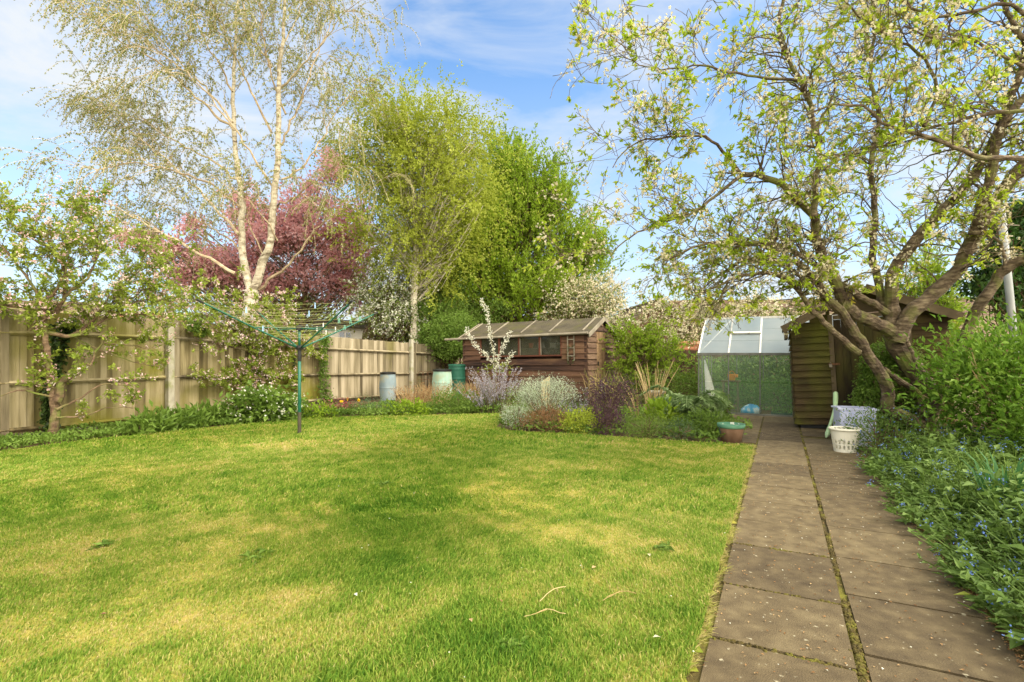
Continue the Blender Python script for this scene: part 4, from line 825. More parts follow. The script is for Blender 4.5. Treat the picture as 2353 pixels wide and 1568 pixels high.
# ------------------------------------------------------------------ big silver birch
D = 15.0
bz = P(575, 812, D); bt = thing('silver_birch', 'large forked silver birch with pale trunks and drooping twigs over the fence', 'tree', (bz.x, bz.y, 0))
T = Tree()
def PL(pts, d0, d1): n = len(pts); return [P(x, y, d0+(d1-d0)*i/(n-1)) for i, (x, y) in enumerate(pts)]
st = [Vector((bz.x, bz.y, 0)), P(574, 760, D), P(576, 712, D), P(580, 668, D)]
T.limb(st, .24, .19, .3, .008, 12)
limR = [(581, 670), (588, 655), (604, 600), (622, 545), (630, 470), (637, 400), (640, 330), (640, 250), (641, 180), (648, 90), (655, 0), (660, -90), (665, -180)]
limL = [(579, 672), (563, 620), (556, 560), (556, 480), (546, 400), (540, 330), (535, 260), (537, 190), (542, 100), (545, 0), (548, -100)]
pR, rR = T.limb(PL(limR, D, D-.3), .13, .022, .3, .02, 10); pL, rL = T.limb(PL(limL, D, D+.6), .115, .02, .3, .02, 10)
Z = lambda L_: [(x*.469, y*.469) for x, y in L_]
T.bark.build('trunk', M_birch, bt); T.bark = TB = MB()
main = [(Z([(1270, 1420), (1420, 1290), (1540, 1130), (1680, 1020), (1800, 930)]), .05, -.5), (Z([(1150, 1340), (1020, 1270), (900, 1200), (740, 1110), (600, 1030), (430, 960)]), .05, -1.2),
    (Z([(1170, 1150), (1000, 960), (830, 800), (640, 640), (480, 500)]), .045, 1.2), (Z([(1150, 640), (960, 480), (760, 300), (560, 180), (400, 30)]), .04, -1.3), (Z([(1140, 600), (1010, 430), (850, 270), (720, 100), (650, -60)]), .035, .8),
    (Z([(1330, 650), (1230, 450), (1130, 220), (1030, 0), (980, -150)]), .035, -1.0), (Z([(1380, 880), (1480, 820), (1560, 700), (1640, 560), (1760, 400)]), .035, .8), (Z([(1370, 430), (1480, 320), (1600, 180), (1690, 60)]), .035, -1),
    (Z([(1340, 920), (1220, 740), (1100, 560), (980, 420), (840, 300), (700, 210)]), .035, -1.4), (Z([(1180, 900), (1040, 790), (860, 690), (700, 600), (560, 540)]), .035, 1.4), (Z([(1350, 760), (1430, 600), (1500, 430), (1560, 250), (1640, 60)]), .035, 1.3),
    (Z([(1180, 1020), (1020, 900), (840, 830), (660, 800), (480, 830)]), .035, -1.6), (Z([(1200, 1240), (1060, 1130), (920, 1060), (760, 1000)]), .03, 1.5), (Z([(1330, 330), (1230, 160), (1180, 0), (1150, -150)]), .03, 1), (Z([(1400, 560), (1330, 380), (1290, 200), (1270, 0), (1260, -140)]), .03, -.8),
    (Z([(1360, 1010), (1460, 960), (1580, 860), (1700, 760)]), .03, -1.2), (Z([(1140, 450), (1040, 260), (960, 100), (900, -80)]), .03, -.4), (Z([(1360, 1180), (1290, 1060), (1180, 960), (1060, 880)]), .025, -.9), (Z([(1370, 250), (1450, 100), (1500, -80)]), .03, .5), (Z([(1310, 1280), (1230, 1130), (1200, 1000), (1190, 850)]), .025, .5)]
subs = []
for pl, r0, dd in main:
    p, r = T.limb(PL(pl, D, D+dd*1.1), r0, .010, .2, .025, 6); subs.append((p, r))
for k, (p, r) in enumerate(subs+[(pR[len(pR)//3:], rR), (pL[len(pL)//3:], rL)]):
    n = int(len(p)*(.1 if k == 0 else .35 if k >= len(subs) else .72))
    for j in range(n):
        i = random.randrange(int(len(p)*.38), len(p)); dd = (p[i]-p[i-1]).normalized()
        c = (dd*.8+rv(1).normalized()*.85+Vector((0, 0, .15))).normalized()
        T.grow(p[i], c, random.uniform(.8, 1.8), .010, 1, seg=.2, wob=.16, trop=(0, 0, -.05), kids=4, ang=.75, shrink=.6, sites=2, rmin=.004, sides=3)
# hanging strands with young leaves
str_sites = T.sites; T.sites = []; pos = []; dr = []; vr = []
random.shuffle(str_sites)
for p, d in str_sites:
    for q in range(1):
        dd = (d+rv(.3)+Vector((-.12, 0, 0))).normalized(); pts = [p]; Ls = random.uniform(.35, 1.1); n = 7
        for s_ in range(n): dd = (dd+Vector((-.03, 0, -.26))+rv(.10)).normalized(); pts.append(pts[-1]+dd*Ls/n)
        T.bark.tube(pts, .0036, 3, cap=False); m = int(26*Ls)+5; f = rng.random(m)*(n-.01); A = np.array([tuple(x) for x in pts]); i0 = f.astype(int); qq = A[i0]+(A[i0+1]-A[i0])*(f-i0)[:, None]
        pos.append(qq+rng.normal(0, .012, qq.shape)); dr.append(rng.normal(0, .5, qq.shape)+[0, 0, -.5]); vr.append(np.clip(random.random()*.5+rng.random(m)*.5, 0, 1))
print('birch strands', len(str_sites))
# trunk parts: pale stems and brown twigs
TB.build('branches', M_limb, bt)
mb = MB(); mb.leaves(np.concatenate(pos), np.concatenate(dr), .05, .65, np.concatenate(vr), .2, simple=True); mb.build('crown', L_birch, bt); print('birch leaves', sum(map(len, pos)))

# ------------------------------------------------------------------ plum tree at the right
Y8 = lambda L_: [(1372.6+.4688*x, .4688*y) for x, y in L_]
pb = Vector(((2122-CX)/FP*7.7, 7.7, 0)); pt = thing('plum_tree', 'old spreading plum tree with leaning trunks and blossom over the path', 'tree', pb)
T = Tree()
def LM(pts, ds, r0, r1, wob=.008): n = len(pts); dl = np.interp(np.linspace(0, 1, n), np.linspace(0, 1, len(ds)), ds); return T.limb([P(x, y, d) for (x, y), d in zip(pts, dl)], r0*1.1, r1*1.15, .09, wob, 10)
lims = []
LM([(2127, 1000), (2131, 950), (2127, 898), (2092, 839), (2062, 795), (2053, 765)], [7.75, 7.7], .14, .115)
lims.append(LM([(2127, 985), (2076, 958), (2040, 938), (2040, 890), (2002, 827), (1975, 780), (1940, 726), (1905, 690), (1870, 640), (1830, 600)], [7.7, 7.4, 7.0], .10, .035))
lims.append(LM([(1974, 811), (1930, 775), (1893, 739), (1862, 706), (1832, 666), (1804, 643), (1760, 628), (1690, 640), (1620, 670)], [7.3, 6.9], .045, .012))
lims.append(LM([(2053, 775), (2051, 700), (2051, 632), (2080, 585), (2132, 516), (2207, 445), (2254, 375), (2291, 305), (2340, 175), (2375, 60)], [7.7, 7.5, 7.0, 6.4], .095, .03))
lims.append(LM([(2062, 785), (2092, 722), (2158, 663), (2205, 616), (2221, 577), (2260, 507), (2315, 429), (2370, 350), (2430, 260)], [7.6, 7.1, 6.6], .105, .05))
lims.append(LM([(2240, 540), (2262, 450), (2277, 398), (2291, 320), (2330, 250), (2390, 190)], [6.9, 6.5], .065, .035))
LB = LM([(2053, 768), (2030, 752), (1975, 726), (1943, 702), (1916, 642), (1879, 563), (1870, 497), (1841, 469), (1795, 422), (1738, 403), (1705, 403)], [7.6, 7.2, 6.7], .095, .03); lims.append(LB)
lims.append(LM([(1705, 403), (1645, 450), (1584, 492), (1520, 510), (1450, 545), (1400, 590)], [6.7, 6.4], .022, .006))
lims.append(LM([(1705, 403), (1673, 361), (1635, 323), (1598, 314), (1504, 319), (1443, 337), (1410, 385)], [6.7, 6.3], .022, .005))
lims.append(LM([(1870, 497), (1876, 420), (1881, 356), (1860, 234), (1841, 187), (1804, 122), (1790, 52), (1804, -20), (1790, -120)], [6.75, 6.3], .036, .014))
lims.append(LM([(1841, 187), (1780, 182), (1720, 173), (1672, 164), (1610, 150), (1540, 160), (1470, 150), (1424, 122)], [6.4, 6.0], .018, .004))
lims.append(LM([(2037, 718), (1994, 691), (1947, 663), (1865, 605), (1794, 567), (1701, 558), (1607, 565), (1530, 600)], [7.6, 7.1, 6.8], .05, .010))
lims.append(LM([(1940, 726), (1860, 655), (1800, 610), (1719, 595), (1635, 646), (1580, 700)], [7.3, 7.3], .03, .008))
lims.append(LM([(2045, 740), (2029, 700), (2014, 632), (2004, 590), (2010, 480), (2000, 380), (2020, 280), (2000, 180), (2010, 60), (2000, -60)], [7.7, 7.9], .055, .014))
lims.append(LM([(2400, 575), (2353, 597), (2307, 620), (2256, 695), (2232, 737), (2195, 830), (2150, 930), (2128, 985)], [6.6, 7.2, 7.7], .055, .07))
lims.append(LM([(2030, 847), (2070, 878), (2111, 905), (2119, 950)], [7.45, 7.6], .03, .04))
LM([(2085, 785), (2111, 839), (2143, 866), (2182, 820), (2195, 790)], [7.5, 7.4], .022, .02)
lims.append(LM([(2307, 620), (2300, 560), (2270, 540), (2250, 520)], [6.9, 6.8], .02, .01))
lims.append(LM([(2420, 355), (2353, 361), (2263, 361), (2170, 328), (2099, 305), (2029, 281), (1982, 244), (1912, 244), (1850, 260)], [5.2, 5.6], .028, .008))
lims.append(LM([(2420, 250), (2353, 253), (2263, 262), (2193, 281), (2123, 300), (2050, 330), (1980, 350)], [5.4, 5.9], .024, .008))
lims.append(LM([(2123, 291), (2151, 225), (2141, 159), (2104, 117), (2029, 75), (1973, 37), (1935, -10)], [5.6, 5.5], .018, .008))
lims.append(LM([(2420, 60), (2353, 30), (2287, 10), (2170, 40), (2100, 20), (2050, -20)], [5.0, 5.3], .02, .008))
lims.append(LM([(2420, 190), (2353, 150), (2273, 117), (2230, 85), (2160, 90), (2080, 60)], [5.2, 5.4], .018, .006))
lims.append(LM([(2380, 130), (2330, 60), (2290, -40)], [6.0, 5.8], .03, .02))
for (p, r) in lims:
    n = int(len(p)*.95)
    for j in range(n):
        i = random.randrange(max(1, len(p)//4), len(p))
        if p[i].z < 1.75 or (p[i].z < 2.1 and random.random() < .6): continue
        dd = (p[i]-p[i-1]).normalized(); c = (dd*.7+rv(1).normalized()*.9+Vector((-.12, -.0, .2))).normalized()
        T.grow(p[i], c, random.uniform(.45, 1.15), min(.014, r[i]*.5), 2 if random.random() < .5 else 1, seg=.07, wob=.34, trop=(-.01, 0, .0), kids=4, ang=1.0, shrink=.6, sites=2, rmin=.0032, sides=4)
T.bark.build('trunk', M_plum, pt)
S_ = T.sites; random.shuffle(S_); print('plum sites', len(S_))
S_ = [s for s in S_ if s[0].z > 1.5]
kl = int(len(S_)*.24); lf = MB(); near = [s for s in S_[:kl] if s[0].z > 1.6]
site_leaves(near, 6, .067, .75, .42, lf, up=.3, jitter=.008); lf.build('crown', L_plum, pt)
bl = MB(); petals(S_[kl:kl+int(len(S_)*.16)], 5, .021, .035, bl); bl.build('blossom', L_cream, pt)

# ------------------------------------------------------------------ apple trees by the fence
A1 = lambda L_: [(x*.2735, 612.7+y*.2735) for x, y in L_]
ab = P(122, 812, 8.3); at_ = thing('apple_tree', 'gnarled old apple tree with pink white blossom in front of the left fence', 'tree', (ab.x, ab.y, 0)); T = Tree()
def LA(pts, ds, r0, r1): n = len(pts); dl = np.interp(np.linspace(0, 1, n), np.linspace(0, 1, len(ds)), ds); return T.limb([P(x, y, d) for (x, y), d in zip(pts, dl)], r0, r1, .08, .008, 8)
la = [LA(A1([(440, 1460), (440, 1400), (470, 1290), (455, 1100), (410, 880), (400, 700), (375, 540), (370, 430), (280, 370), (180, 340), (0, 330), (-150, 380)]), [8.3, 8.2, 7.8], .075, .02),
    LA(A1([(370, 520), (360, 430), (385, 380), (480, 380), (530, 270), (560, 150), (540, 20), (450, -100), (330, -250)]), [8.2, 8.0], .045, .01),
    LA(A1([(480, 1130), (530, 960), (600, 900), (670, 800), (690, 760)]), [8.2, 8.25], .065, .04), LA(A1([(670, 800), (760, 830), (800, 720), (870, 640), (960, 650), (1100, 660), (1250, 690)]), [8.3, 8.7], .022, .006),
    LA(A1([(375, 560), (600, 580), (720, 540), (860, 460), (1050, 400), (1250, 420), (1400, 560)]), [8.2, 8.9], .035, .008), LA(A1([(600, 580), (760, 480), (860, 360), (950, 300), (1060, 310), (1200, 200)]), [8.4, 8.9], .03, .008),
    LA(A1([(370, 440), (300, 200), (180, 20), (60, -120), (-60, -260)]), [8.0, 7.6], .03, .008), LA([(94, 720), (155, 610), (94, 563), (40, 530), (9, 497), (-40, 470)], [8.0, 7.8], .022, .006), LA([(145, 686), (200, 640), (225, 580), (215, 520), (170, 470)], [8.1, 8.3], .022, .006),
    LA(A1([(450, 1100), (300, 1060), (150, 1040), (0, 1090)]), [8.2, 7.9], .02, .007), LA(A1([(480, 1200), (640, 1120), (780, 1030), (900, 990), (1100, 1000)]), [8.2, 8.6], .018, .006), LA(A1([(480, 1270), (700, 1250), (880, 1190), (1150, 1190)]), [8.2, 8.8], .014, .005),
    LA(A1([(860, 460), (930, 330), (1080, 130), (1180, 0)]), [8.6, 8.9], .02, .006), LA([(235, 738), (300, 700), (350, 690), (400, 700), (440, 730)], [8.6, 9.3], .02, .006), LA([(164, 771), (220, 800), (300, 830), (380, 845)], [8.4, 9.2], .014, .005), LA([(260, 695), (300, 640), (340, 610), (360, 580)], [8.7, 9.2], .016, .005)]
for p, r in la:
    for j in range(int(len(p)*1.1)):
        i = random.randrange(max(1, len(p)//5), len(p)); lowp = p[i].z < 1.7
        if lowp and random.random() < .7: continue
        dd = (p[i]-p[i-1]).normalized(); c = (dd*.7+rv(1).normalized()*.9+Vector((0, 0, .3))).normalized()
        T.grow(p[i], c, random.uniform(.3, .8)*(.7 if lowp else 1), min(.010, r[i]*.5), 1, seg=.06, wob=.3, trop=(0, 0, .03), kids=4, ang=.95, shrink=.6, sites=3, rmin=.0022, sides=4)
T.bark.build('trunk', M_bark, at_); S_ = T.sites; random.shuffle(S_); print('apple sites', len(S_)); k = int(len(S_)*.72); mb = MB(); site_leaves(S_[:k], 6, .058, .8, .6, mb, up=.5, jitter=.02); mb.build('crown', L_apl, at_)
mb = MB(); petals(S_[k:], 4, .019, .022, mb); mb.build('blossom', L_apb, at_)
# espalier
A2 = lambda L_: [(429+x*.254, 643+y*.254) for x, y in L_]
eb = G(607, 955); fb = fence_at(607, .3); eb = P(607, 812, fb); ep = thing('espalier_apple', 'espaliered apple with level arms trained along the fence behind the airer', 'tree', (eb.x, eb.y, 0)); T = Tree()
def LE_(pts, r0, r1, off=.22): return T.limb([FPt(x, y, off) for x, y in pts], r0, r1, .1, .01, 7)
le = [LE_([(607, 945), (604, 897), (604, 872), (607, 841), (592, 816), (566, 806), (525, 795), (490, 800)], .045, .015), LE_(A2([(0, 870), (200, 880), (450, 890), (680, 900), (900, 880), (1000, 900)]), .014, .02), LE_(A2([(200, 960), (450, 970), (680, 980), (850, 960), (960, 970)]), .012, .014),
    LE_(A2([(540, 640), (520, 580), (420, 440), (330, 420)]), .02, .008), LE_(A2([(700, 780), (620, 800), (540, 830), (470, 780), (460, 800)]), .016, .008), LE_(A2([(560, 640), (700, 660), (850, 680), (1000, 690), (1180, 680)]), .018, .010), LE_(A2([(560, 620), (700, 560), (820, 600), (950, 590), (1150, 600)]), .014, .008),
    LE_(A2([(640, 680), (560, 560), (600, 420), (640, 300)]), .016, .006), LE_(A2([(880, 900), (870, 830), (820, 760)]), .007, .004), LE_(A2([(700, 560), (860, 440), (900, 300)]), .012, .005), LE_(A2([(430, 440), (420, 300), (330, 180)]), .012, .005), LE_(A2([(300, 600), (200, 500), (100, 330), (30, 200)]), .012, .005)]
for p, r in le:
    for j in range(int(len(p)*1.7)):
        i = random.randrange(1, len(p)); dd = (p[i]-p[i-1]).normalized(); c = (dd*.5+rv(1).normalized()*.8+Vector((.15, -.1, .55))).normalized(); hi = p[i].z > 1.35
        T.grow(p[i], c, random.uniform(.35, .8) if hi else random.uniform(.12, .35), .006, 1, seg=.06, wob=.28, trop=(0, 0, .06), kids=3, ang=.9, shrink=.6, sites=3 if hi else 2, rmin=.0025, sides=4)
T.bark.build('trunk', M_bark, ep); S_ = T.sites; random.shuffle(S_); print('espalier', len(S_)); k = int(len(S_)*.72); mb = MB(); site_leaves(S_[:k], 7, .058, .8, .6, mb, up=.5, jitter=.015); mb.build('crown', L_apl, ep)
mb = MB(); petals(S_[k:], 4, .022, .025, mb); mb.build('blossom', L_apb, ep)

# ------------------------------------------------------------------ ivy columns
def ivy(label, rows, n, m=L_ivy, size=.075, off=.12, name='ivy'):
    b = FPt(rows[0][0], HY, off); t = thing(name, label, 'ivy', (b.x, b.y, 0)); p = []
    for k in range(n):
        f = random.random()*(len(rows)-1.001); i = int(f); a, c = rows[i], rows[i+1]; q = [a[j]+(c[j]-a[j])*(f-i) for j in range(3)]
        v = FPt(q[0]+random.gauss(0, q[2]*.45), q[1]+random.uniform(-8, 8), off+random.random()*.12); v.z = max(.02, v.z); p.append(tuple(v))
    mb = MB(); dd = rng.normal(0, .5, (n, 3))+[.5, -.6, -.5]; mb.leaves(p, dd, size, .9, None, .0); mb.build('leaves', m, t)
    st = MB()
    for s_ in (-3, 0, 4): st.tube(spline([FPt(r_[0]+s_*r_[2]*.06, r_[1], off*.8) for r_ in rows], .2, .01), .009, 5)
    st.build('stem', M_bark, t)
ivy('dark ivy climbing the fence right behind the old apple trunk', [(115, 985, 22), (112, 930, 22), (118, 880, 20), (128, 830, 22), (140, 770, 26), (160, 735, 34)], 1500)
ivy('leafy climber column on the fence post right of the airer pole', [(752, 935, 20), (745, 890, 16), (742, 840, 12), (745, 790, 12), (748, 772, 12)], 900, L_mid, .06, .16, name='climber')
ivy('green climber topping the fence just right of the concrete post', [(440, 742, 22), (455, 755, 20), (470, 765, 12)], 420, L_mid, .06, .12, name='climber')
ivy('thin ivy strand on the fence beside the airer pole', [(678, 905, 5), (676, 860, 5), (678, 810, 6)], 150, L_ivy, .05, .1)

# ------------------------------------------------------------------ borders
def at_g(px, py): return G(px, py)
bushy('dead_nettle', 'large leafy green clump with small white flowers under the fence', 'plant', at_g(590, 972)+Vector((0, .15, .28)), (.62, .35, .30), 1500, .115, L_mid, wr=.75, up=1.2, clump=8, flow=(260, .022, L_white, 'flowers'), updir=.1)
bushy('dead_nettle', 'smaller pale flowering clump just left of the airer pole', 'plant', at_g(655, 966)+Vector((0, .2, .22)), (.28, .25, .24), 500, .08, L_mid, wr=.7, up=1., clump=8, flow=(120, .02, L_white, 'flowers'))
for i, (px, py, s_, lb) in enumerate([(430, 984, .27, 'broad green leaved perennial clump at the lawn edge below the concrete post'), (375, 992, .25, 'broad green leaved perennial clump left of the concrete post'), (325, 1000, .22, 'broad green leaved perennial clump nearest the old apple tree'), (478, 978, .2, 'broad leaved perennial clump between the concrete post and white flowers')]):
    bushy('perennial_clump', lb, 'plant', at_g(px, py)+Vector((0, .15, .09)), (s_*1.3, s_, .16), 420, .15, L_mid, wr=.35, up=.5, clump=8, updir=.7, group='leafy perennials below the fence')
def cover(name, label, cat, poly, n, size, m, h=.1, wr=.7, simple=False, flow=None, lumps=1.):
    A = np.array(poly); x = rng.uniform(A[:, 0].min(), A[:, 0].max(), n*4); y = rng.uniform(A[:, 1].min(), A[:, 1].max(), n*4); k = inpoly(x, y, poly); x = x[k][:n]; y = y[k][:n]; n = len(x)
    hh = h*(1+.45*lumps*smooth_noise(x, y, 5., len(label))); z = np.maximum(.02, hh*rng.random(n)**.5); mb = MB(); d = rng.normal(0, .8, (n, 3))+[0, -.2, .5]; mb.leaves(np.stack([x, y, z], 1), d, size, wr, np.clip(.5+.35*smooth_noise(x, y, 3, 4)+rng.normal(0, .2, n), 0, 1), .8, simple=simple)
    if flow:
        nf, fs, fm = flow; i = rng.integers(0, n, nf); t = thing(name, label, cat, (float(x.mean()), float(y.mean()), 0)); t['kind'] = 'stuff'; mb.build('foliage', m, t); fb = MB(); petals([(Vector((x[j], y[j], hh[j]*1.05+.02)), Vector((0, 0, 1))) for j in i], 3, fs, .02, fb); fb.build('flowers', fm, t); return t
    return tag(mb.build(name, m), label, cat, kind='stuff')
E2 = [tuple(G(a, b))[:2] for a, b in [(-150, 1070), (0, 1040), (180, 1016), (350, 997), (500, 982), (610, 972), (700, 964)]]
back = [(fence_at(px, .25), px) for px in (700, 610, 500, 350, 180, 0, -150)]; E2b = [((px-CX)/FP*d, d) for d, px in back]
cover('ground_cover', 'low tangled green ground cover along the foot of the left fence', 'ground cover', E2+E2b, 11000, .055, L_mid, .10)
E3 = [tuple(G(a, b))[:2] for a, b in [(690, 965), (830, 959), (950, 956), (1060, 954), (1148, 952)]]+[(-.1, 13.2), (-1.2, 13.8), (-2.6, 13.4), (-4.0, 12.6)]
cover('ground_cover', 'mixed low green planting at the far edge of the lawn', 'ground cover', E3, 9000, .06, L_mid, .13)
bushy('red_shrub', 'low red leaved plant in the border in front of the fence', 'plant', at_g(765, 958)+Vector((0, .5, .14)), (.42, .25, .14), 700, .045, L_red, clump=12)
bushy('heath', 'dark green mounded heath at the lawn edge below the grey barrel', 'plant', at_g(850, 957)+Vector((0, .35, .14)), (.6, .35, .2), 1800, .035, L_ros, clump=20, wr=.3, simple=True)
bushy('heath', 'greener mounded shrub at the lawn edge below the mint barrel', 'plant', at_g(1045, 953)+Vector((0, .4, .2)), (.6, .4, .27), 2000, .05, L_mid, clump=20, wr=.5)
bushy('border_plant', 'bright green leafy clump at the lawn edge between the two heaths', 'plant', at_g(930, 958)+Vector((0, .25, .1)), (.5, .25, .16), 600, .08, L_brt, clump=10)
bushy('border_plant', 'bright green leafy plants at the lawn edge right of the airer pole', 'plant', at_g(715, 964)+Vector((0, .25, .1)), (.45, .25, .14), 600, .07, L_brt, clump=10)
for i, (px, py) in enumerate([(790, 953), (775, 962), (815, 957)]):
    c = at_g(px, py)+Vector((0, .3, 0)); t = thing('poppy', ['yellow poppy nearest the red leaved plant', 'yellow poppy lowest at the lawn edge', 'yellow poppy furthest right beside the heath'][i], 'flower', c, group='yellow poppies'); m = MB(); tp = c+Vector((0, -.05, .32)); m.tube([c, tp], .003, 4); m.build('stem', L_mid, t); m = MB(); petals([(tp, Vector((0, 0, 1)))], 3, .035, .012, m); m.build('flower', L_yelf, t)
def spiky(name, label, cat, c, rad, h, n, m, r=.004, lean=.25, per=0, lsize=.03, lm_=None, wr=.3, lay=(.1, 1.), group=None, part='stalks', curve=.1, sides=4, flower=None):
    c = Vector(c); t = thing(name, label, cat, c, group=group); st = MB(); S0 = []; S1 = []
    for k in range(n):
        a = random.uniform(0, 6.283); q = random.random()**.5; p0 = c+Vector((math.cos(a)*rad*q*.6, math.sin(a)*rad*q*.6, 0)); ln = h*random.uniform(.65, 1.1); o = Vector((math.cos(a), math.sin(a), 0))*ln*lean*q*random.uniform(.5, 1.4)+rv(.03); o.z = 0
        p1 = p0+o*.4+Vector((0, 0, ln*.55)); p2 = p0+o*(1+curve)+Vector((0, 0, ln)); pts = spline([p0, p1, p2], .12, .004); st.tube(pts, np.linspace(r, r*.4, len(pts)), sides, cap=False)
        for j in range(per):
            f = random.uniform(*lay); i = min(len(pts)-2, int(f*(len(pts)-1))); (S1 if flower and f > flower[0] else S0).append((pts[i].lerp(pts[i+1], random.random()), (pts[i+1]-pts[i]).normalized()))
    st.build(part, m, t)
    if S0: mb = MB(); site_leaves(S0, 1, lsize, .8, wr, mb, up=.3, simple=lsize < .05); mb.build('foliage', lm_, t)
    if S1: mb = MB(); site_leaves(S1, 1, flower[1], .9, .8, mb, up=.1, simple=True); mb.build('flowers', flower[2], t)
    return t
for i, (px, py, yo, lb) in enumerate([(985, 950, 1.2, 'dry brown heather clump left in the row before the mint barrel'), (1080, 950, 1.8, 'dry brown heather clump right of the mint barrel against the brown shed'), (925, 955, 1.2, 'dry brown wispy clump between the grey and mint barrels')]):
    spiky('dry_heather', lb, 'plant', at_g(px, py)+Vector((0, yo, 0)), .5, .62-.08*(i == 2), 160, L_dry, .003, .5, 14, .03, L_brn, .4, group='dry brown heathers')
c = at_g(1142, 950)+Vector((0, .15, 0)); spiky('rosemary', 'tall spiky rosemary with lilac flowers in front of the brown shed', 'shrub', c, .42, .98, 60, M_bark, .006, .45, 95, .034, L_ros, .16, flower=(.45, .026, L_lav))
spiky('rosemary', 'low leaning rosemary spray with lilac flowers at the left of the tall one', 'shrub', c+Vector((-.28, -.1, 0)), .25, .5, 26, M_bark, .006, .7, 70, .034, L_ros, .16, flower=(.45, .026, L_lav))
# small pear tree with three blossom covered arms
c = at_g(1140, 940)+Vector((0, .4, 0)); dd = c.y; t = thing('pear_sapling', 'young pear tree with three upright arms of white blossom before the shed windows', 'tree', c); T = Tree(); F_ = []
for pl in ([(1140, 850), (1133, 800), (1125, 760), (1120, 720), (1108, 690)], [(1133, 835), (1115, 815), (1095, 795), (1078, 770), (1072, 755)], [(1140, 840), (1150, 810), (1162, 785), (1172, 765)], [(1140, 850), (1165, 830), (1178, 812)], ):
    p, r = T.limb([P(x, y, dd) for x, y in pl], .012, .004, .05, .004, 6); F_ += [(q+rv(.024), rv(1).normalized()) for q in p for _ in range(5)]
T.limb([c, P(1140, 900, dd), P(1140, 850, dd)], .018, .014, .1, .004, 7); T.limb([P(1140, 850, dd), P(1115, 848, dd-.1), P(1092, 852, dd-.1)], .006, .003, .05); T.limb([P(1140, 850, dd), P(1165, 845, dd), P(1185, 835, dd)], .006, .003, .05)
T.bark.build('trunk', M_bark, t); mb = MB(); petals(F_, 2, .02, .02, mb); mb.build('blossom', L_white, t); mb = MB(); site_leaves([(P(1140+random.gauss(0, 24), 848+random.gauss(0, 8), dd), rv(1)) for _ in range(70)], 4, .06, .8, .45, mb); mb.build('leaves', L_apl, t)
c = at_g(1258, 992); bushy('cotton_lavender', 'big silvery domed shrub with bare brown stems in the middle bed', 'shrub', c+Vector((0, .45, .62)), (.50, .42, .26), 7000, .032, L_sil, clump=26, wr=.3, stems=60, base=(c.x, c.y+.35, 0), simple=True)
c = at_g(1192, 992); bushy('cotton_lavender', 'smaller silvery shrub at the left corner of the middle bed', 'shrub', c+Vector((0, .25, .24)), (.30, .25, .2), 2600, .028, L_sil, clump=24, wr=.3, stems=34, simple=True)
bushy('dry_undergrowth', 'tangle of brown twigs under the big silvery shrub', 'plant', at_g(1262, 997)+Vector((0, .25, .16)), (.42, .25, .16), 1500, .06, L_brn, clump=14, wr=.1, stems=60)
bushy('spurge', 'lime green rounded spurge at the front of the middle bed', 'plant', at_g(1338, 1000)+Vector((0, .2, .15)), (.34, .22, .2), 1500, .055, L_lime, clump=14, wr=.35)
spiky('rosemary', 'upright green rosemary right of the big silvery shrub', 'shrub', at_g(1352, 985)+Vector((0, .4, 0)), .3, .85, 34, M_bark, .006, .3, 90, .036, L_ros, .16, flower=(.97, .03, L_lav))
spiky('rosemary', 'small rosemary with pale flowers between silvery shrub and spurge', 'shrub', at_g(1322, 985)+Vector((0, .35, 0)), .16, .5, 16, M_bark, .005, .5, 60, .034, L_ros, .16, flower=(.5, .028, L_lav))
bushy('green_mound', 'soft grey green mound behind the silvery shrubs', 'plant', at_g(1205, 975)+Vector((0, .5, .32)), (.42, .3, .3), 2200, .04, L_haw, clump=20, wr=.3, simple=True)
c = at_g(1412, 1005)+Vector((0, .55, 0)); bushy('purple_sage', 'dark purple leaved shrub in the middle bed', 'shrub', c+Vector((.1, .1, .56)), (.38, .3, .32), 1500, .062, L_pur, clump=12, wr=.3, stems=26, base=c)
c = at_g(1400, 1008)+Vector((0, .3, 0)); bushy('purple_sage', 'lower dark purple leaved shrub nearest the lime green spurge', 'shrub', c+Vector((0, 0, .24)), (.25, .2, .24), 700, .055, L_pur, clump=12, wr=.3)
bushy('lavender', 'grey green lavender mound at the lawn edge in the middle bed', 'shrub', at_g(1500, 1014)+Vector((0, .25, .17)), (.36, .25, .2), 3200, .036, L_haw, clump=22, wr=.15, stems=30, simple=True)
bushy('lavender', 'brownish lavender mound beside the green rimmed pot', 'shrub', at_g(1570, 1018)+Vector((0, .25, .13)), (.3, .22, .17), 2000, .036, L_ros, clump=22, wr=.15, stems=30, simple=True)
spiky('dead_stalks', 'tall straw coloured dead stalks behind the purple shrub', 'plant', at_g(1508, 975)+Vector((0, .2, 0)), .22, 1.15, 34, L_dry, .008, .28, curve=.3)
spiky('dead_stalks', 'leaning straw coloured stalks left of the upright ones', 'plant', at_g(1478, 975)+Vector((0, .3, 0)), .12, .95, 8, L_dry, .008, .55, curve=.3)
spiky('dead_stalks', 'thin dry stalks against the gable end of the brown shed', 'plant', at_g(1380, 985)+Vector((0, 1.0, 0)), .15, 1.0, 7, L_dry, .007, .35)
spiky('dry_grass', 'hazy olive dry stems beside the shed gable', 'plant', at_g(1410, 960)+Vector((0, 1., 0)), .4, .95, 120, leafm('olive_stem', [(110, 104, 50), (146, 134, 70), (170, 156, 92)], .2), .003, .3, 8, .03, L_haw, .2)
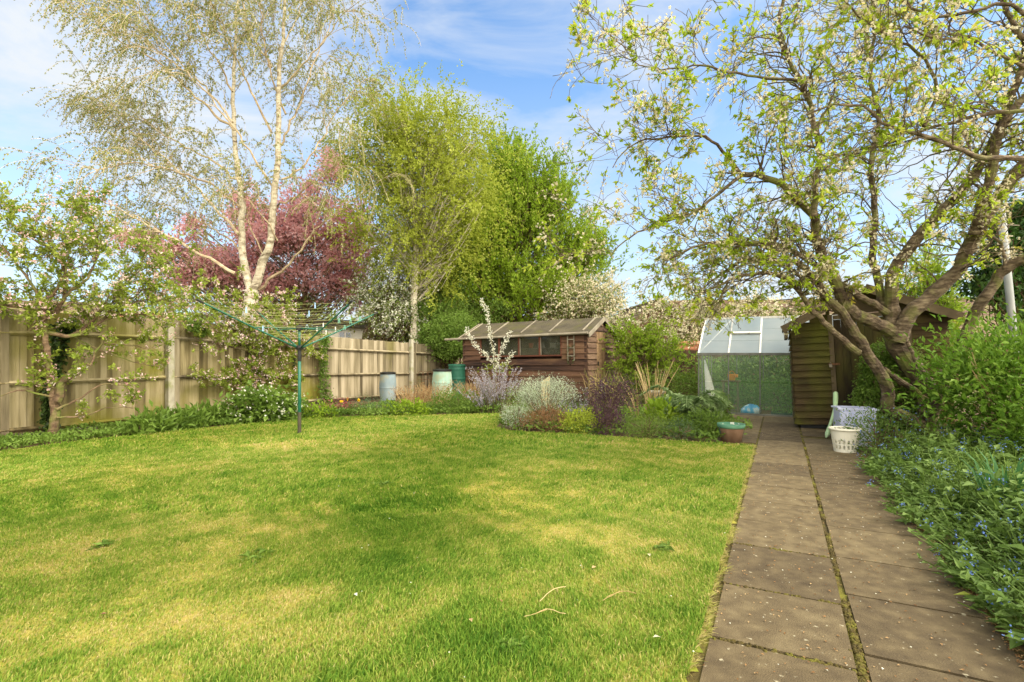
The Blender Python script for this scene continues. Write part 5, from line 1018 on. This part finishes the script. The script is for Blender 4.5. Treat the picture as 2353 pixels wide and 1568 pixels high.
# cardoon
c = at_g(1590, 985)+Vector((0, .25, 0)); t = thing('cardoon', 'large arching grey green cardoon with jagged leaves before the greenhouse', 'plant', c); st = MB(); lfp = []; lfd = []; lfs = []
for k in range(24):
    a = 6.283*k/24+random.gauss(0, .15); ln = random.uniform(.65, 1.05); o = Vector((math.cos(a), math.sin(a), 0)); up_ = random.uniform(.45, .8)
    pts = spline([c, c+o*ln*.22+Vector((0, 0, ln*up_*.65)), c+o*ln*.55+Vector((0, 0, ln*up_*.95)), c+o*ln*.9+Vector((0, 0, ln*up_*.72))], .025, .002); st.tube(pts, np.linspace(.012, .004, len(pts)), 5, cap=False)
    for i in range(int(len(pts)*.22), len(pts)):
        f = i/len(pts); d = (pts[i]-pts[i-1]).normalized(); s = d.cross(Vector((0, 0, 1))).normalized(); w_ = .13*math.sin(math.pi*min(1, (f-.1)*1.05))+.03
        for sg in (-1, 1): lfp.append(tuple(pts[i])); lfd.append(tuple(s*sg+d*.7+Vector((0, 0, .1))+rv(.08))); lfs.append(max(.03, w_))
st.build('midrib', L_card, t); mb = MB(); mb.leaves(lfp, lfd, np.array(lfs), .24, None, 2.); mb.build('foliage', L_card, t)
bushy('cardoon', 'small silver leaved cardoon seedling in front of the large one', 'plant', at_g(1640, 985)+Vector((.0, .1, .22)), (.24, .2, .15), 240, .14, L_card, clump=8, wr=.3)
bushy('border_plant', 'broad pale green leaves between purple shrub and cardoon', 'plant', at_g(1535, 995)+Vector((0, .3, .22)), (.3, .22, .24), 320, .15, L_brt, clump=8, wr=.4, updir=.9)
bushy('fern_plant', 'feathery green plants crowding behind the green rimmed pot', 'plant', at_g(1640, 1010)+Vector((0, .35, .16)), (.42, .3, .2), 1700, .06, L_mid, clump=14, wr=.3)
bushy('fern_plant', 'dark green low shrub between cardoon and greenhouse door', 'plant', at_g(1662, 968)+Vector((0, .25, .24)), (.22, .22, .24), 1000, .06, L_mid, clump=14, wr=.4)
bushy('border_plant', 'yellow green foliage deep in the bed left of the greenhouse', 'plant', Vector((4.2, 13.2, .4)), (.8, .5, .45), 2200, .06, L_mid, clump=18)
bushy('border_plant', 'green foliage low behind the straw stalks near the back fence', 'plant', Vector((3.3, 14.0, .4)), (.8, .5, .45), 2200, .06, L_haw, clump=18)
E4 = [tuple(G(a, b))[:2] for a, b in [(1152, 966), (1142, 986), (1168, 994), (1290, 1001), (1400, 1007), (1520, 1015), (1640, 1023), (1690, 1020)]]+[(4.25, 9.2), (4.2, 11.2), (1.8, 12.8), (0, 12.8)]
cover('ground_cover', 'low mixed green plants filling the middle bed', 'ground cover', E4, 9000, .06, L_mid, .14)
# log seat / offcut and stone behind the silvery shrub
m = MB(); q = at_g(1262, 960)+Vector((0, 1.3, 0)); m.poly8([(-.11, -.02, 0), (.11, -.02, 0), (.11, .02, 0), (-.11, .02, 0), (-.09, -.02, .68), (.11, -.02, .82), (.11, .02, .82), (-.09, .02, .68)]); tag(m.build('board', mat('pale_board', [(190, 160, 110), (214, 188, 140)], (3, 3, 1)), None, at=tuple(q)), 'pale wooden board end sticking up behind the big silvery shrub', 'board')
# stone basin glimpsed behind the cardoon
m = MB(); q = at_g(1525, 950)+Vector((0, .6, 0)); m.lathe((0, 0, 0), [(.001, 0), (.13, 0), (.07, .06), (.07, .34), (.22, .42), (.24, .46), (.2, .46), (.001, .42)], 20); tag(m.build('bird_bath', M_conc, None, True, at=tuple(q)), 'grey stone bird bath half hidden beside the cardoon', 'bird bath')

# ------------------------------------------------------------------ right border
RB = [tuple(path_pt(t, .66+.05*math.sin(t*4)))[:2] for t in np.linspace(-.6, 4.9, 24)]+[tuple(path_pt(5.2, 1.1))[:2], tuple(path_pt(6.2, 1.7))[:2], tuple(path_pt(6.4, 4.6))[:2], tuple(path_pt(3.0, 4.6))[:2], tuple(path_pt(-.6, 2.6))[:2]]
# plants as many small rosettes with leaves pointing outwards and blue flowers above
A = np.array(RB); x = rng.uniform(A[:, 0].min(), A[:, 0].max(), 15000); y = rng.uniform(A[:, 1].min(), A[:, 1].max(), 15000); k = inpoly(x, y, RB); x, y = x[k], y[k]
pu = (x-PC.x)*PU.x+(y-PC.y)*PU.y; edge = np.clip((pu-.64)/.5, .12, 1)
fm_ = MB(); sm = MB(); fl = MB(); fs = []
for i in range(len(x)):
    h = (.35+.65*edge[i])*random.uniform(.17, .48); p0 = Vector((x[i], y[i], 0)); o = rv(.07); o.z = 0; o += -PU*.06*(1.3-edge[i])
    p1 = p0+o*.5+Vector((0, 0, h*.6)); p2 = p0+o*1.3+Vector((0, 0, h)); pts = [p0, p1, p2]; sm.tube(pts, .0028, 3, cap=False)
    n = random.randint(8, 13); f = rng.random(n); q = np.array([tuple(p0.lerp(p2, .15+.85*u)) for u in f]); d = rng.normal(0, .8, (n, 3)); d[:, 2] = rng.uniform(-.1, .6, n); big = random.random() < .25
    if pu[i] > 2.4 and i % 2: continue
    fm_.leaves(q, d, (.085 if big else .052), .5 if big else .36, np.clip(random.random()*.6+rng.random(n)*.4, 0, 1), 1.0)
    if random.random() < .1: fs += [(p2+rv(.012), Vector((0, 0, 1))) for _ in range(3)]
t = thing('alkanet', 'dense blue flowered green border plants along the right of the path', 'ground cover', path_pt(2.5, 1.5)); t['kind'] = 'stuff'
fm_.build('foliage', leafm('alkanet_leaf', [(74, 98, 38), (102, 128, 56), (138, 160, 84)], .35), t); sm.build('stems', L_mid, t); petals(fs, 3, .0065, .016, fl); fl.build('flowers', L_blue, t)
# leafy shrub at right
c = Vector((6.15, 6.3, 0)); bushy('forsythia', 'large leafy green shrub with arching canes at the right edge', 'shrub', c+Vector((0, 0, .95)), (1.05, .8, .75), 8500, .085, leafm('forsythia_leaf', [(70, 104, 24), (104, 138, 40), (146, 172, 70)], .4), clump=9, wr=.42, stems=90, shell=.5, base=c, barkm=L_dry)
c = Vector((5.3, 5.2, 0)); bushy('forsythia', 'lower leafy green shrub at the right edge in front of the plum trunk', 'shrub', c+Vector((.35, 0, .55)), (.62, .6, .5), 3600, .08, MATS['forsythia_leaf'], clump=9, wr=.42, stems=40, shell=.5, base=c+Vector((.3, 0, 0)), barkm=L_dry)
c = G(1990, 1050); bushy('forget_me_not', 'tall loose blue flowered plants hiding the side of the laundry basket', 'plant', c+Vector((.22, .05, .24)), (.36, .45, .34), 2200, .045, MATS['alkanet_leaf'], clump=10, wr=.36, stems=40, flow=(150, .011, L_blue, 'flowers'), base=c+Vector((.22, .05, 0)))
c = G(2090, 1030); bushy('forget_me_not', 'blue flowered plants growing at the foot of the plum tree', 'plant', c+Vector((.2, .3, .2)), (.6, .5, .3), 2600, .045, MATS['alkanet_leaf'], clump=10, wr=.36, stems=40, flow=(220, .011, L_blue, 'flowers'), base=c+Vector((.2, .3, 0)))
# strap leaved clump
c = Vector((3.78, 4.0, 0)); t = thing('daffodil_clump', 'upright strap leaved clump among the blue flowers at the right edge', 'plant', c); mb = MB()
for k in range(46):
    a = random.uniform(0, 6.28); o = Vector((math.cos(a), math.sin(a), 0)); p0 = c+o*random.random()*.12; ln = random.uniform(.4, .6); s = o.cross(Vector((0, 0, 1)))*.008; pts = [p0, p0+o*.05+Vector((0, 0, ln*.5)), p0+o*.12+Vector((0, 0, ln*.85)), p0+o*.22+Vector((0, 0, ln))]
    for u, v_, w0, w1 in zip(pts[:-1], pts[1:], (1, 1, .8), (1, .8, .1)): mb.add([tuple(u-s*w0), tuple(u+s*w0), tuple(v_+s*w1), tuple(v_-s*w1)], [(0, 1, 2, 3)], var=random.random())
mb.build('leaves', leafm('strap_leaf', [(52, 92, 46), (76, 120, 62)], .3), t)
# grey pole
a = P(2300, 480, 8.7); b = P(2332, 800, 8.7); b = b+(b-a)*1.2; t = thing('metal_pole', 'grey metal pole with two short cross pins standing in the laurel', 'pole', (b.x, b.y, 0)); m = MB(); d = (a-b); b2 = b+d*((0-b.z)/d.z); m.tube([b2, a], .055, 14); m.build('shaft', mat('galvanised', [(110, 112, 108), (136, 138, 132), (156, 156, 148)], (4, 4, 2), rough=.6), t, True)
m = MB()
for f in (.93, .80): q = b2.lerp(a, f); m.tube([q-Vector((.14, 0, 0)), q+Vector((.3, .02, -.01))], .008, 6)
m.build('pin', M_trim, t)

for i, (px, py, lb) in enumerate([(590, 1290, 'dark green flat weed rosette in the straw coloured turf'), (232, 1265, 'grey green flat weed rosette at the left of the lawn'), (1175, 1500, 'weed rosette in the dark lush grass at the bottom'), (1520, 1270, 'small weed rosette on the lawn nearest the path'), (880, 1120, 'small weed rosette beyond the dark grass patch')]):
    c = G(px, py, .03); t = thing('weed', lb, 'weed', c, group='weeds in the lawn'); m = MB(); n = 26; a = rng.uniform(0, 6.28, n); m.leaves(np.tile(np.array(tuple(c)), (n, 1))+rng.normal(0, .03, (n, 3))*[1, 1, .2], np.stack([np.cos(a), np.sin(a), rng.uniform(.1, .5, n)], 1), .07, .35, None, 2.); m.build('leaves', L_mid, t)
# ------------------------------------------------------------------ small things lying about
L_litter = leafm('leaf_litter', [(100, 70, 40), (146, 108, 66), (196, 168, 120)], .1, .9)
x = []; 
for k in range(2600):
    t_ = random.uniform(-.6, 5.6); x.append(tuple(path_pt(t_, .60+abs(random.gauss(0, .05)) if k % 3 else random.uniform(-.62, .62), .034)))
mb = MB(); mb.leaves(x, np.stack([rng.normal(size=2600), rng.normal(size=2600), rng.normal(0, .1, 2600)], 1), .014, .6, None, 2., simple=True); tag(mb.build('leaf_litter', L_litter), 'tiny brown litter scattered along the path', 'leaf litter', kind='stuff')
x = []
for k in range(330):
    if k % 3 == 0: p = path_pt(random.uniform(-.5, 6), random.uniform(-.6, .62), .036)
    elif k % 3 == 1: p = path_pt(random.uniform(-.5, 6), .63+random.gauss(0, .06), .036)
    else: y_ = random.uniform(2, 9); p = Vector((random.uniform(-.5, 1)*y_*.7, y_, .055))
    x.append(tuple(p))
mb = MB(); mb.leaves(x, np.stack([rng.normal(size=330), rng.normal(size=330), rng.normal(0, .1, 330)], 1), .010, .8, None, 2., simple=True); tag(mb.build('fallen_petals', L_white), 'white petals fallen over the path and lawn', 'petals', kind='stuff')
M_lich = mat('lichen', [(170, 160, 128), (200, 190, 156), (220, 212, 182)], (30, 30, 30), var=.2)
tg = [((1240, 1404), (1300, 1372), 'straw coloured twig lying on the lawn, longest of three'), ((1205, 1440), (1300, 1436), 'straw twig on the lawn just below the longest one'), ((1385, 1402), (1460, 1388), 'bent straw twig on the lawn towards the path')]
for (a, b, lb) in tg:
    p, q = G(*a, .05), G(*b, .055); mid = p.lerp(q, .55)+Vector((.0, .03, .012)); m = MB(); m.tube(spline([p, mid, q], .03, .002), .0019, 5); m.tube(spline([mid, mid+rv(.03)+Vector((-.05, -.05, 0))], .03), .0014, 4); tag(m.build('twig', L_dry, None, origin=tuple(p)), lb, 'twig', 'twigs on the lawn')
lv = [((1490, 1290), 'pale fallen leaf on the right side of the lawn'), ((1360, 1325), 'tan fallen leaf in the lower middle of the lawn'), ((230, 1435), 'reddish fallen leaf at the lower left of the lawn'), ((1150, 1400), 'brown fallen leaf left of the straw twigs'), ((1500, 1490), 'cream fallen leaf at the bottom right of the lawn'), ((815, 1385), 'white fallen leaf left of the dark grass patch'), ((1080, 1445), 'orange brown fallen leaf at the bottom of the lawn')]
for i, (p, lb) in enumerate(lv):
    q = G(*p, .05); m = MB(); m.leaves([(0, 0, 0)], [(random.gauss(0, 1), random.gauss(0, 1), .1)], .034, .6, None, 2.); tag(m.build('fallen_leaf', [L_cream, L_litter, L_red, L_litter, L_cream, L_white, L_litter][i], None, at=tuple(q)), lb, 'leaf', 'fallen leaves on the lawn')
q = path_pt(2.35, .52, .036)
m = MB(); m.leaves([tuple(path_pt(1.05, .62, .05))], [tuple(-PU+Vector((0, 0, .02)))], .11, .4, .9, 3.); tag(m.build('fallen_leaf', L_lime, None), 'long yellow leaf lying at the right edge of the path', 'leaf')
